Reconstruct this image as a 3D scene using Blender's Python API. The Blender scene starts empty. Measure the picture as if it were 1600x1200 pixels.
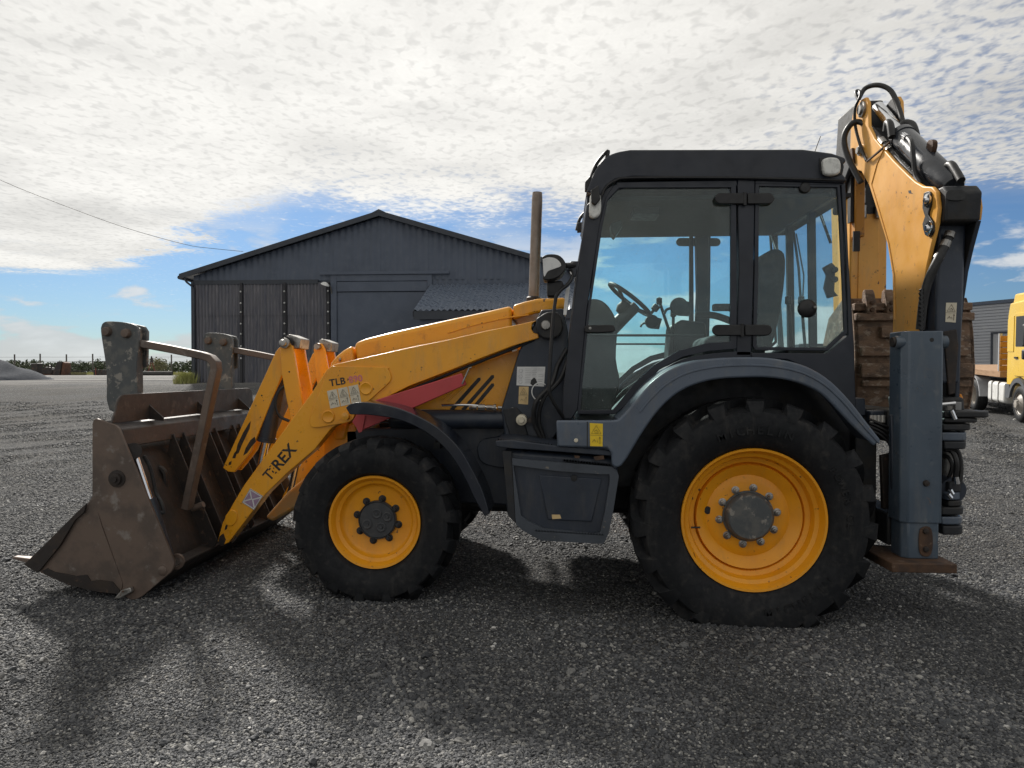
import bpy, bmesh, math, random
import numpy as np
from mathutils import Vector, Matrix
random.seed(7)
R = math.radians
sc = bpy.context.scene
col = sc.collection

# ------------------------------------------------------------------ camera, sky, sun, exposure
CAM_H, YAW, PITCH, FPX = 1.52, R(3.87), math.atan(18 / 1110), 1110.0
cam_d = bpy.data.cameras.new('camera')
cam_d.sensor_width = 36.0
cam_d.lens = 36.0 * FPX / 1600.0
cam_d.clip_start, cam_d.clip_end = 0.05, 3000
cam = bpy.data.objects.new('camera', cam_d)
col.objects.link(cam)
cam.location = (0, 0, CAM_H)
cam.rotation_euler = (math.pi / 2 - PITCH, 0, YAW)
sc.camera = cam

SUN_AZ, SUN_EL = R(-27), R(36)          # azimuth from +Y towards +X, elevation
SUN_DIR = Vector((math.sin(SUN_AZ) * math.cos(SUN_EL), math.cos(SUN_AZ) * math.cos(SUN_EL), math.sin(SUN_EL)))
sun_d = bpy.data.lights.new('sun', 'SUN')
sun_d.energy, sun_d.angle, sun_d.color = 2.7, R(4.5), (1.0, 0.955, 0.89)
sun = bpy.data.objects.new('sun', sun_d)
col.objects.link(sun)
sun.rotation_euler = SUN_DIR.to_track_quat('Z', 'Y').to_euler()
sun.location = (-20, 30, 40)

vs = sc.view_settings
vs.view_transform, vs.look, vs.exposure, vs.gamma = 'Standard', 'None', 1.02, 1.0
vs.use_curve_mapping = False
sc.cycles.use_denoising = True
try:
    sc.cycles.denoiser = 'OPENIMAGEDENOISE'
except Exception:
    pass
sc.cycles.max_bounces = 8
sc.cycles.transparent_max_bounces = 24
sc.cycles.sample_clamp_indirect = 4.0


class NT:
    """small helper to write node trees"""
    def __init__(s, tree):
        s.t = tree
        s.n = tree.nodes
        s.l = tree.links

    def node(s, typ, **kw):
        n = s.n.new(typ)
        for k, v in kw.items():
            if k == 'inp':
                for a, b in v.items():
                    s.set(n.inputs[a], b)
            else:
                setattr(n, k, v)
        return n

    def set(s, sock, b):
        if isinstance(b, bpy.types.NodeSocket):
            s.l.new(b, sock)
        else:
            if isinstance(b, (tuple, list)) and len(b) == 3 and sock.type == 'RGBA':
                b = (*b, 1)
            sock.default_value = b

    def math(s, op, a, b=0.0, c=None, clamp=False):
        n = s.n.new('ShaderNodeMath')
        n.operation = op
        n.use_clamp = clamp
        s.set(n.inputs[0], a)
        s.set(n.inputs[1], b)
        if c is not None:
            s.set(n.inputs[2], c)
        return n.outputs[0]

    def ramp(s, fac, lo, hi, a=0.0, b=1.0, mode='SMOOTHSTEP'):
        n = s.n.new('ShaderNodeMapRange')
        n.interpolation_type = mode
        s.set(n.inputs[0], fac)
        for i, x in enumerate((lo, hi, a, b)):
            s.set(n.inputs[i + 1], x)
        return n.outputs[0]

    def mix(s, fac, a, b, blend='MIX'):
        n = s.n.new('ShaderNodeMix')
        n.data_type = 'RGBA'
        n.blend_type = blend
        s.set(n.inputs[0], fac)
        s.set(n.inputs[6], a)
        s.set(n.inputs[7], b)
        return n.outputs[2]

    def noise(s, vec, scale, detail=4, rough=.55, dist=0.0):
        n = s.n.new('ShaderNodeTexNoise')
        if vec is not None:
            s.l.new(vec, n.inputs['Vector'])
        n.inputs['Scale'].default_value = scale
        n.inputs['Detail'].default_value = detail
        n.inputs['Roughness'].default_value = rough
        n.inputs['Distortion'].default_value = dist
        return n.outputs['Fac']


# ---- world: physical sky with a broken sheet of altocumulus and low cumulus near the horizon
world = bpy.data.worlds.new('World')
sc.world = world
world.use_nodes = True
nt = NT(world.node_tree)
nt.n.clear()
sky = nt.node('ShaderNodeTexSky', sky_type='NISHITA', sun_disc=False, sun_elevation=SUN_EL,
              sun_rotation=SUN_AZ, air_density=1.0, dust_density=0.6, ozone_density=1.6)
tc = nt.node('ShaderNodeTexCoord')
sep = nt.node('ShaderNodeSeparateXYZ', inp={0: tc.outputs['Generated']})
dx, dy, dz = sep.outputs
zc = nt.math('MAXIMUM', dz, 0.015)
pu = nt.math('DIVIDE', dx, zc)
pv = nt.math('DIVIDE', dy, zc)
puv = nt.node('ShaderNodeCombineXYZ', inp={0: pu, 1: pv, 2: 0.0}).outputs[0]
# altocumulus sheet, seen in perspective: present overhead, ending some way out
big = nt.noise(puv, 0.33, 5, .6, .3)
mid = nt.noise(puv, 1.3, 4, .55, .4)
rip = nt.node('ShaderNodeMapping', inp={0: puv, 2: (0, 0, R(24)), 3: (1.1, .85, 1)}).outputs[0]
cells = nt.noise(rip, 20.0, 2.2, .5, .35)
fine = nt.noise(rip, 60, 3, .6, .2)
# distance measured along the wind edge of the sheet, ragged
edge = nt.math('ADD', pv, nt.math('MULTIPLY', pu, -0.12))
edge = nt.math('ADD', edge, nt.math('MULTIPLY', nt.math('SUBTRACT', big, .5), -4.5))
edge = nt.math('ADD', edge, nt.math('MULTIPLY', nt.math('SUBTRACT', mid, .5), -2.2))
azr = nt.math('DIVIDE', pu, nt.math('MAXIMUM', pv, .2))
azn = nt.math('ADD', azr, nt.math('ADD', nt.math('MULTIPLY', nt.math('SUBTRACT', mid, .5), .55), nt.math('MULTIPLY', nt.math('SUBTRACT', cells, .5), .20)))
lim = nt.ramp(azn, -.40, -.72, 0.0, 3.1)
sheet = nt.ramp(nt.math('SUBTRACT', edge, lim), 5.0, 3.3)
# the sheet thins out into separate cells towards the right
thin = nt.ramp(nt.math('ADD', pu, nt.math('MULTIPLY', nt.math('SUBTRACT', mid, .5), 2.4)), 0.15, 1.5)
thr = nt.math('ADD', nt.math('MULTIPLY', thin, .25), nt.math('MULTIPLY', nt.math('SUBTRACT', 1.0, sheet), .55))
thr = nt.math('ADD', thr, .07)
tex = nt.math('ADD', nt.math('MULTIPLY', cells, .72), nt.math('ADD', nt.math('MULTIPLY', fine, .16), nt.math('MULTIPLY', mid, .22)))
floor_ = nt.math('MULTIPLY', sheet, nt.math('SUBTRACT', .92, nt.math('MULTIPLY', thin, .62)))
alto = nt.math('ADD', floor_, nt.math('MULTIPLY', nt.math('SUBTRACT', 1.0, floor_), nt.ramp(nt.math('SUBTRACT', tex, thr), -.02, .36)))
# low cumulus bank close to the horizon
sph = nt.node('ShaderNodeMapping', inp={0: tc.outputs['Generated'], 3: (1, 1, 3.4)}).outputs[0]
cum = nt.noise(sph, 6.5, 6, .55, .2)
cumw = nt.ramp(dz, .085, .0, 0.0, .22)
cum2 = nt.ramp(nt.math('ADD', cum, cumw), .53, .62)
cum2 = nt.math('MULTIPLY', cum2, nt.ramp(dz, .22, .14))
# shade and light in the clouds: brighter towards the sun (thin cloud scatters forward)
sdir = nt.node('ShaderNodeVectorMath', operation='DOT_PRODUCT', inp={0: tc.outputs['Generated'], 1: tuple(SUN_DIR)}).outputs['Value']
glow = nt.ramp(sdir, .55, 1.0, 0.0, 1.0)
ridge = nt.math('SUBTRACT', 1.0, nt.math('MULTIPLY', nt.math('ABSOLUTE', nt.math('SUBTRACT', cells, .5)), 5.0), clamp=True)
csh0 = nt.math('MULTIPLY', nt.ramp(tex, .36, .76, .88, 1.05), nt.ramp(ridge, .1, 1.0, .955, 1.03))
cshade = nt.math('MULTIPLY', csh0, nt.math('MULTIPLY', nt.ramp(mid, .30, .62, .89, 1.03), nt.ramp(big, .34, .6, .87, 1.03)))
cl_l = nt.math('MULTIPLY', cshade, nt.math('ADD', 3.6, nt.math('MULTIPLY', glow, 1.55)))
cl_c = nt.mix(1.0, (1.0, .975, .915), nt.node('ShaderNodeCombineColor', inp={0: cl_l, 1: cl_l, 2: cl_l}).outputs[0], 'MULTIPLY')
skyc = nt.mix(1.0, sky.outputs[0], (.195, .28, .39), 'MULTIPLY')
c = nt.mix(nt.math('MULTIPLY', alto, .95), skyc, cl_c)
cu_l = nt.ramp(cum, .45, .70, 3.1, 4.0)
cu_c = nt.mix(1.0, (.96, .985, 1.0), nt.node('ShaderNodeCombineColor', inp={0: cu_l, 1: cu_l, 2: cu_l}).outputs[0], 'MULTIPLY')
c = nt.mix(nt.math('MULTIPLY', cum2, .85), c, cu_c)
bg = nt.node('ShaderNodeBackground', inp={0: c, 1: 0.10})
wo = nt.node('ShaderNodeOutputWorld', inp={0: bg.outputs[0]})
world.cycles.sampling_method = 'MANUAL'
world.cycles.sample_map_resolution = 1024

# ------------------------------------------------------------------ geometry from the picture
_rot = cam.rotation_euler.to_matrix()


def ray(px, py):
    return _rot @ Vector(((px - 800) / FPX, -(py - 600) / FPX, -1))


def at_y(px, py, Y):
    d = ray(px, py)
    t = Y / d.y
    return Vector((d.x * t, Y, CAM_H + d.z * t))


def at_x(px, py, X):
    d = ray(px, py)
    t = X / d.x
    return Vector((X, d.y * t, CAM_H + d.z * t))


def at_d(px, py, D):
    d = ray(px, py)
    t = D / d.y
    return Vector((d.x * t, D, CAM_H + d.z * t))


def XZ(pts, Y):
    return [(p.x, p.z) for p in (at_y(a, b, Y) for a, b in pts)]


def YZ(pts, X):
    return [(p.y, p.z) for p in (at_x(a, b, X) for a, b in pts)]


def smooth_path(pts, n=6):
    pts = [Vector(p) for p in pts]
    if len(pts) < 3:
        return pts
    out = []
    P = [pts[0] * 2 - pts[1]] + pts + [pts[-1] * 2 - pts[-2]]
    for i in range(1, len(P) - 2):
        a, b, c_, d = P[i - 1], P[i], P[i + 1], P[i + 2]
        for k in range(n):
            t = k / n
            out.append(.5 * ((2 * b) + (c_ - a) * t + (2 * a - 5 * b + 4 * c_ - d) * t * t + (3 * b - a - 3 * c_ + d) * t ** 3))
    out.append(pts[-1])
    return out


def smooth2(pts, n=5):
    return [(p.x, p.y) for p in smooth_path([Vector((a, b, 0)) for a, b in pts], n)]


# ground height: level where the machine stands, a slight rise to the left and a slow climb away from the camera
_GT = [(-60, 0), (10, 0), (14, .03), (18, .11), (23, .26), (29, .55), (37, .88), (48, 1.02), (76, 1.18), (140, 1.30), (5000, 1.30)]


def gz(x, y):
    z = 0.0
    for (a, za), (b, zb) in zip(_GT, _GT[1:]):
        if a <= y <= b:
            z = za + (zb - za) * (y - a) / (b - a)
            break
    t = min(1, max(0, (0.6 - x) / 3.2))
    z += .10 * t * t * (3 - 2 * t)
    return z


# ------------------------------------------------------------------ mesh builder
class MB:
    def __init__(s):
        s.v, s.f = [], []

    def add(s, v, f):
        o = len(s.v)
        s.v += [tuple(p) for p in v]
        s.f += [tuple(i + o for i in q) for q in f]
        return s

    def prism(s, pts, a, b, axis='y'):
        n = len(pts)
        if axis == 'y':
            mk = lambda p, t: (p[0], t, p[1])
        elif axis == 'x':
            mk = lambda p, t: (t, p[0], p[1])
        else:
            mk = lambda p, t: (p[0], p[1], t)
        v = [mk(p, a) for p in pts] + [mk(p, b) for p in pts]
        f = [tuple(range(n)), tuple(range(2 * n - 1, n - 1, -1))]
        f += [(i, i + n, (i + 1) % n + n, (i + 1) % n) for i in range(n)]
        return s.add(v, f)

    def box(s, x0, x1, y0, y1, z0, z1):
        return s.prism([(x0, z0), (x1, z0), (x1, z1), (x0, z1)], y0, y1)

    def strip(s, outer, inner, a, b, axis='y'):
        """band between two polylines of equal length, extruded"""
        return s.prism(list(outer) + list(inner)[::-1], a, b, axis)

    def tube(s, path, r, n=10, caps=True, rect=None, up=None):
        path = [Vector(p) for p in path]
        m = len(path)
        rs = r if isinstance(r, (list, tuple)) else [r] * m
        t0 = (path[1] - path[0]).normalized()
        ref = Vector(up) if up else (Vector((0, 0, 1)) if abs(t0.z) < .9 else Vector((1, 0, 0)))
        u = (ref - t0 * ref.dot(t0)).normalized()
        v, f = [], []
        for i, p in enumerate(path):
            t = (path[min(i + 1, m - 1)] - path[max(i - 1, 0)]).normalized()
            u = (u - t * u.dot(t))
            u.normalize()
            w = t.cross(u)
            if rect:
                for a, b in ((-1, -1), (1, -1), (1, 1), (-1, 1)):
                    v.append(p + u * (a * rect[0] / 2) + w * (b * rect[1] / 2))
            else:
                for k in range(n):
                    q = 2 * math.pi * k / n
                    v.append(p + (u * math.cos(q) + w * math.sin(q)) * rs[i])
        if rect:
            n = 4
        for i in range(m - 1):
            for k in range(n):
                f.append((i * n + k, i * n + (k + 1) % n, (i + 1) * n + (k + 1) % n, (i + 1) * n + k))
        if caps:
            f.append(tuple(range(n))[::-1])
            f.append(tuple((m - 1) * n + k for k in range(n)))
        return s.add(v, f)

    def cyl(s, a, b, r, n=16):
        return s.tube([a, b], r, n)

    def lathe(s, prof, c, axis=(0, 1, 0), n=48, closed=False, caps=True):
        """prof: list of (radius, distance along axis)"""
        ax = Vector(axis).normalized()
        ref = Vector((0, 0, 1)) if abs(ax.z) < .9 else Vector((1, 0, 0))
        u = (ref - ax * ref.dot(ax)).normalized()
        w = ax.cross(u)
        c = Vector(c)
        v, f = [], []
        for (r, h) in prof:
            for k in range(n):
                q = 2 * math.pi * k / n
                v.append(c + ax * h + (u * math.cos(q) + w * math.sin(q)) * max(r, 1e-4))
        m = len(prof)
        for i in range(m - 1 if not closed else m):
            j = (i + 1) % m
            for k in range(n):
                f.append((i * n + k, i * n + (k + 1) % n, j * n + (k + 1) % n, j * n + k))
        if not closed and caps:
            if prof[0][0] > 1e-3:
                f.append(tuple(range(n)))
            if prof[-1][0] > 1e-3:
                f.append(tuple((m - 1) * n + k for k in range(n))[::-1])
        return s.add(v, f)

    def text(s, txt, org, u, w, size, depth=.003, bold=.0, shear=0.0, spacing=1.0, center=False):
        """lettering standing on the surface: u = reading direction, w = up; thickness along u x w"""
        cu = bpy.data.curves.new('t', 'FONT')
        cu.body, cu.size, cu.extrude, cu.offset, cu.shear = txt, 1.0, .5, bold, shear
        cu.space_character = spacing
        cu.resolution_u = 3
        if center:
            cu.align_x = 'CENTER'
        ob = bpy.data.objects.new('t', cu)
        col.objects.link(ob)
        bpy.context.view_layer.update()
        dg = bpy.context.evaluated_depsgraph_get()
        me = ob.evaluated_get(dg).to_mesh()
        u, w, org = Vector(u).normalized(), Vector(w).normalized(), Vector(org)
        nn = u.cross(w)
        v = [org + u * (p.co.x * size) + w * (p.co.y * size) + nn * (p.co.z * 2 * depth) for p in me.vertices]
        f = [tuple(q.vertices) for q in me.polygons]
        s.add(v, f)
        ob.evaluated_get(dg).to_mesh_clear()
        bpy.data.objects.remove(ob)
        bpy.data.curves.remove(cu)
        return s

    def mirror_y(s, yc):
        m = MB()
        m.add([(x, 2 * yc - y, z) for x, y, z in s.v], s.f)
        return m

    def moved(s, dx=0, dy=0, dz=0):
        m = MB()
        m.add([(x + dx, y + dy, z + dz) for x, y, z in s.v], s.f)
        return m

    def build(s, name, mat, parent=None, bevel=0.0, seg=2, smooth=38, recalc=True, label=None):
        o0 = Vector(parent['_o']) if parent is not None and '_o' in parent else Vector((0, 0, 0))
        me = bpy.data.meshes.new(name)
        me.from_pydata([Vector(p) - o0 for p in s.v], [], s.f)
        if recalc:
            bm = bmesh.new()
            bm.from_mesh(me)
            bmesh.ops.recalc_face_normals(bm, faces=bm.faces)
            bm.to_mesh(me)
            bm.free()
        me.polygons.foreach_set('use_smooth', [True] * len(me.polygons))
        me.set_sharp_from_angle(angle=R(smooth))
        me.materials.append(mat)
        o = bpy.data.objects.new(name, me)
        col.objects.link(o)
        if parent is not None:
            o.parent = parent
        o['_o'] = tuple(o0)
        if bevel > 0:
            b = o.modifiers.new('edge', 'BEVEL')
            b.width, b.segments, b.limit_method, b.angle_limit = bevel, seg, 'ANGLE', R(35)
            b.harden_normals = False
        if label:
            o['label'] = label
        return o


def empty(name, loc=(0, 0, 0), parent=None):
    o = bpy.data.objects.new(name, None)
    col.objects.link(o)
    o.empty_display_size = .2
    if parent is not None:
        o.parent = parent
        o['_o'] = parent['_o']
    else:
        o.location = loc
        o['_o'] = tuple(loc)
    return o


def tag(o, label=None, cat=None, group=None, kind=None):
    if label:
        o['label'] = label
    if cat:
        o['category'] = cat
    if group:
        o['group'] = group
    if kind:
        o['kind'] = kind
    return o


def copy_tree(o, parent=None):
    c_ = o.copy()
    col.objects.link(c_)
    c_.parent = parent
    for ch in list(o.children):
        copy_tree(ch, c_)
    return c_


# ------------------------------------------------------------------ materials
def pm(name, c1, c2=None, rough=.5, metal=0.0, scale=4.0, lo=.45, hi=.65, detail=6, c3=None, s3=14.0, lo3=.60, hi3=.68,
       bump=0.0, bscale=70.0, spec=.5, coat=0.0, stretch=(1, 1, 1), rvar=.12, chip=None, dust=None):
    m = bpy.data.materials.new(name)
    m.use_nodes = True
    t = NT(m.node_tree)
    b = t.n['Principled BSDF']
    tcn = t.node('ShaderNodeTexCoord')
    vec = t.node('ShaderNodeMapping', inp={0: tcn.outputs['Object'], 3: stretch}).outputs[0]
    n1 = t.noise(vec, scale, detail, .6)
    cc = t.mix(t.ramp(n1, lo, hi), c1, c2 if c2 else tuple(x * .82 for x in c1))
    if c3:
        n3 = t.noise(vec, s3, 5, .62)
        cc = t.mix(t.ramp(n3, lo3, hi3), cc, c3)
    if dust:
        dn = t.noise(t.node('ShaderNodeMapping', inp={0: tcn.outputs['Object'], 3: (5, 5, 1.1)}).outputs[0], 2.2, 6, .7)
        cc = t.mix(t.ramp(dn, .48, .80, 0, .55), cc, dust)
    if chip:
        cn = t.noise(vec, 30, 3, .5)
        cg = t.ramp(t.noise(vec, 2.7, 3, .5), .50, .62)
        cc = t.mix(t.math('MULTIPLY', t.ramp(cn, .665, .685), cg), cc, chip)
    t.set(b.inputs['Base Color'], cc)
    b.inputs['Metallic'].default_value = metal
    rn = t.noise(vec, scale * 3.1, 4, .6)
    t.set(b.inputs['Roughness'], t.ramp(rn, .3, .7, max(.03, rough - rvar), min(1, rough + rvar), 'LINEAR'))
    b.inputs['Specular IOR Level'].default_value = spec
    b.inputs['Coat Weight'].default_value = coat
    b.inputs['Coat Roughness'].default_value = .15
    if bump > 0:
        bn = t.node('ShaderNodeBump', inp={'Strength': 1.0, 'Distance': bump, 'Height': t.noise(vec, bscale, 5, .6)})
        t.set(b.inputs['Normal'], bn.outputs[0])
    return m


M = {}
M['yellow'] = pm('yellow_paint', (.82, .362, .012), (.76, .315, .010), .34, scale=2.2, c3=(.50, .20, .02), s3=9, lo3=.60, hi3=.80, bump=.0008, bscale=16, coat=.15, chip=(.10, .045, .018), dust=(.42, .25, .09))
M['yellow_faded'] = pm('faded_yellow_paint', (.80, .40, .075), (.76, .36, .055), .42, scale=2.0, c3=(.42, .19, .05), s3=17, lo3=.60, hi3=.76, bump=.0008, bscale=18, chip=(.11, .05, .025), dust=(.48, .30, .14))
M['rim_yellow'] = pm('rim_yellow_paint', (.82, .34, .008), (.76, .30, .008), .42, scale=3, c3=(.40, .15, .02), s3=26, lo3=.66, hi3=.74, bump=.0006, chip=(.12, .05, .02), dust=(.52, .25, .04))
M['grey'] = pm('blue_grey_paint', (.088, .112, .150), (.070, .090, .122), .38, scale=3, c3=(.13, .14, .15), s3=11, lo3=.56, hi3=.8, bump=.0006, bscale=20, coat=.1, chip=(.20, .17, .14), dust=(.15, .15, .145))
M['dark'] = pm('dark_grey_paint', (.022, .030, .046), (.016, .022, .034), .42, scale=3, c3=(.055, .055, .055), s3=13, lo3=.60, hi3=.8, bump=.0006, dust=(.075, .073, .07))
M['cab'] = pm('cab_black_paint', (.0125, .0165, .027), (.010, .013, .021), .40, scale=3, bump=.0004, bscale=30)
M['chassis'] = pm('oily_chassis_paint', (.014, .016, .020), (.022, .020, .018), .62, scale=6, c3=(.05, .035, .024), s3=15, lo3=.60, hi3=.8, bump=.001)
M['black'] = pm('black_plastic', (.010, .010, .011), (.016, .016, .017), .5, scale=8, bump=.0004)
M['hose'] = pm('black_rubber_hose', (.012, .012, .013), (.02, .02, .02), .48, scale=14, bump=.0004, bscale=120)
M['tyre'] = pm('tyre_rubber', (.0065, .0075, .0095), (.010, .011, .013), .70, scale=9, c3=(.034, .032, .030), s3=16, lo3=.52, hi3=.8, bump=.0012, bscale=55, spec=.3, dust=(.050, .046, .042))
M['chrome'] = pm('chromed_steel', (.75, .76, .78), (.68, .69, .70), .14, metal=1.0, scale=10, rvar=.05)
M['steel'] = pm('bare_steel', (.36, .35, .33), (.20, .19, .18), .42, metal=.85, scale=14, c3=(.16, .08, .04), s3=22, lo3=.55, hi3=.7, bump=.0006)
M['rust'] = pm('worn_rusty_steel', (.145, .106, .084), (.100, .077, .064), .5, metal=.25, scale=5, c3=(.23, .205, .185), s3=9, lo3=.56, hi3=.72, bump=.0012, bscale=46)
M['rust_dark'] = pm('dark_rusty_steel', (.024, .019, .017), (.040, .028, .021), .6, metal=.15, scale=7, c3=(.10, .06, .04), s3=18, lo3=.58, hi3=.72, bump=.0012)
M['rust_pad'] = pm('brown_rust', (.085, .045, .024), (.05, .028, .018), .75, scale=9, c3=(.15, .10, .07), s3=20, bump=.0015)
M['mud'] = pm('dried_mud_on_steel', (.20, .125, .080), (.10, .066, .046), .8, scale=9, c3=(.30, .235, .18), s3=16, lo3=.54, hi3=.66, bump=.006, bscale=34, stretch=(1, 1, 1.8))
M['worn_paint'] = pm('chipped_grey_paint_on_steel', (.070, .078, .082), (.115, .115, .108), .55, scale=11, c3=(.24, .225, .20), s3=16, lo3=.57, hi3=.64, bump=.0012, bscale=40)
M['red'] = pm('faded_red_paint', (.47, .055, .060), (.40, .05, .052), .5, scale=3, c3=(.52, .12, .11), s3=8, bump=.0005)
M['white'] = pm('white_plastic', (.74, .74, .72), (.62, .62, .60), .45, scale=8)
M['grey_plastic'] = pm('grey_plastic', (.30, .30, .30), (.24, .24, .24), .5, scale=8)
M['decal_cream'] = pm('cream_decal', (.62, .57, .45), (.56, .50, .38), .5, scale=22)
M['decal_white'] = pm('white_decal', (.66, .66, .65), (.58, .58, .58), .45, scale=22)
M['decal_yellow'] = pm('yellow_decal', (.80, .55, .02), (.74, .50, .02), .45, scale=22)
M['decal_tan'] = pm('tan_decal', (.62, .45, .22), (.55, .38, .18), .5, scale=22)
M['ink'] = pm('black_print', (.012, .012, .012), (.02, .02, .02), .5, scale=20)
M['pink'] = pm('faded_pink_print', (.58, .15, .19), (.62, .22, .20), .5, scale=40)
M['purple'] = pm('purple_print', (.30, .20, .30), (.36, .26, .34), .5, scale=40)
M['paint_chip'] = pm('chipped_bare_patch', (.016, .012, .010), (.05, .028, .016), .6, scale=40)
M['exhaust'] = pm('scorched_exhaust_steel', (.20, .16, .13), (.26, .22, .19), .42, metal=.7, scale=5, c3=(.10, .065, .05), s3=9, bump=.0008)
M['seat'] = pm('seat_cloth', (.020, .022, .025), (.030, .031, .034), .9, scale=30, bump=.002, bscale=200)
M['orange_lens'] = pm('amber_lens', (.85, .30, .02), (.8, .26, .02), .2, scale=8)
M['lamp_lens'] = pm('lamp_lens', (.70, .70, .66), (.55, .55, .52), .18, scale=40, bump=.001, bscale=160)
M['mirror'] = pm('mirror_glass', (.85, .86, .87), (.8, .8, .8), .06, metal=1.0, rvar=.02)


def glass(name, tint, dirt=.05, gloss=.035):
    m = bpy.data.materials.new(name)
    m.use_nodes = True
    t = NT(m.node_tree)
    t.n.clear()
    tcn = t.node('ShaderNodeTexCoord')
    tr = t.node('ShaderNodeBsdfTransparent', inp={0: (*tint, 1)})
    gl = t.node('ShaderNodeBsdfGlossy', inp={0: (1, 1, 1, 1), 'Roughness': .03})
    df = t.node('ShaderNodeBsdfDiffuse', inp={0: (.45, .47, .46, 1)})
    lw = t.node('ShaderNodeLayerWeight', inp={'Blend': .5})
    fres = t.math('ADD', t.math('MULTIPLY', t.math('POWER', lw.outputs['Facing'], 5.0), .9), gloss)
    mx = t.node('ShaderNodeMixShader', inp={0: fres, 1: tr.outputs[0], 2: gl.outputs[0]})
    film = t.ramp(t.noise(tcn.outputs['Object'], 5, 6, .65), .35, .8, 0.0, dirt)
    spots = t.ramp(t.noise(tcn.outputs['Object'], 120, 2, .5), .68, .74, 0.0, .45)
    zone = t.ramp(t.noise(tcn.outputs['Object'], 1.6, 3, .5), .42, .62)
    d = t.math('ADD', film, t.math('MULTIPLY', spots, zone))
    mx2 = t.node('ShaderNodeMixShader', inp={0: d, 1: mx.outputs[0], 2: df.outputs[0]})
    t.node('ShaderNodeOutputMaterial', inp={0: mx2.outputs[0]})
    return m


M['glass'] = glass('tinted_cab_glass', (.885, .99, .985), .04)
M['glass_clear'] = glass('windscreen_glass', (.95, .985, .98), .04)
M['grey_worn'] = pm('scuffed_grey_paint', (.056, .066, .082), (.044, .052, .064), .45, scale=5, c3=(.22, .19, .15), s3=16, lo3=.62, hi3=.72, bump=.0008)
M['steel_blue'] = pm('steel_blue_paint', (.066, .092, .124), (.054, .076, .104), .36, scale=3, c3=(.12, .14, .16), s3=9, lo3=.56, hi3=.75, bump=.0006, bscale=18, coat=.1, chip=(.16, .10, .06), dust=(.17, .17, .165))
M['dark_blue'] = pm('navy_grey_paint_and_shade', (.030, .040, .060), (.024, .032, .050), .42, scale=3, c3=(.06, .065, .075), s3=9, lo3=.6, hi3=.8, bump=.0006)
M['dark_gloss'] = pm('gloss_grey_cylinder_paint', (.030, .034, .042), (.024, .027, .034), .24, scale=4, c3=(.05, .05, .055), s3=9, bump=.0005, coat=.3)
M['amber_paint'] = pm('deep_amber_paint', (.52, .22, .025), (.46, .19, .02), .5, scale=4, c3=(.28, .12, .03), s3=14)
M['tyre_letter'] = pm('tyre_lettering', (.0105, .0115, .013), (.014, .014, .015), .62, scale=20)
M['dusty_yellow'] = pm('dusty_yellow_paint', (.36, .235, .10), (.50, .24, .04), .7, scale=5, lo=.40, hi=.6, c3=(.30, .25, .18), s3=12)
M['lean_roof'] = pm('pale_slate_sheet_roof', (.13, .155, .20), (.11, .135, .18), .3, scale=1, c3=(.16, .185, .23), s3=4)
M['rust_grey'] = pm('dark_worn_bucket_steel', (.066, .055, .049), (.048, .041, .038), .45, metal=.35, scale=5, c3=(.13, .105, .09), s3=9, lo3=.56, hi3=.72, bump=.0012, bscale=46)

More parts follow.
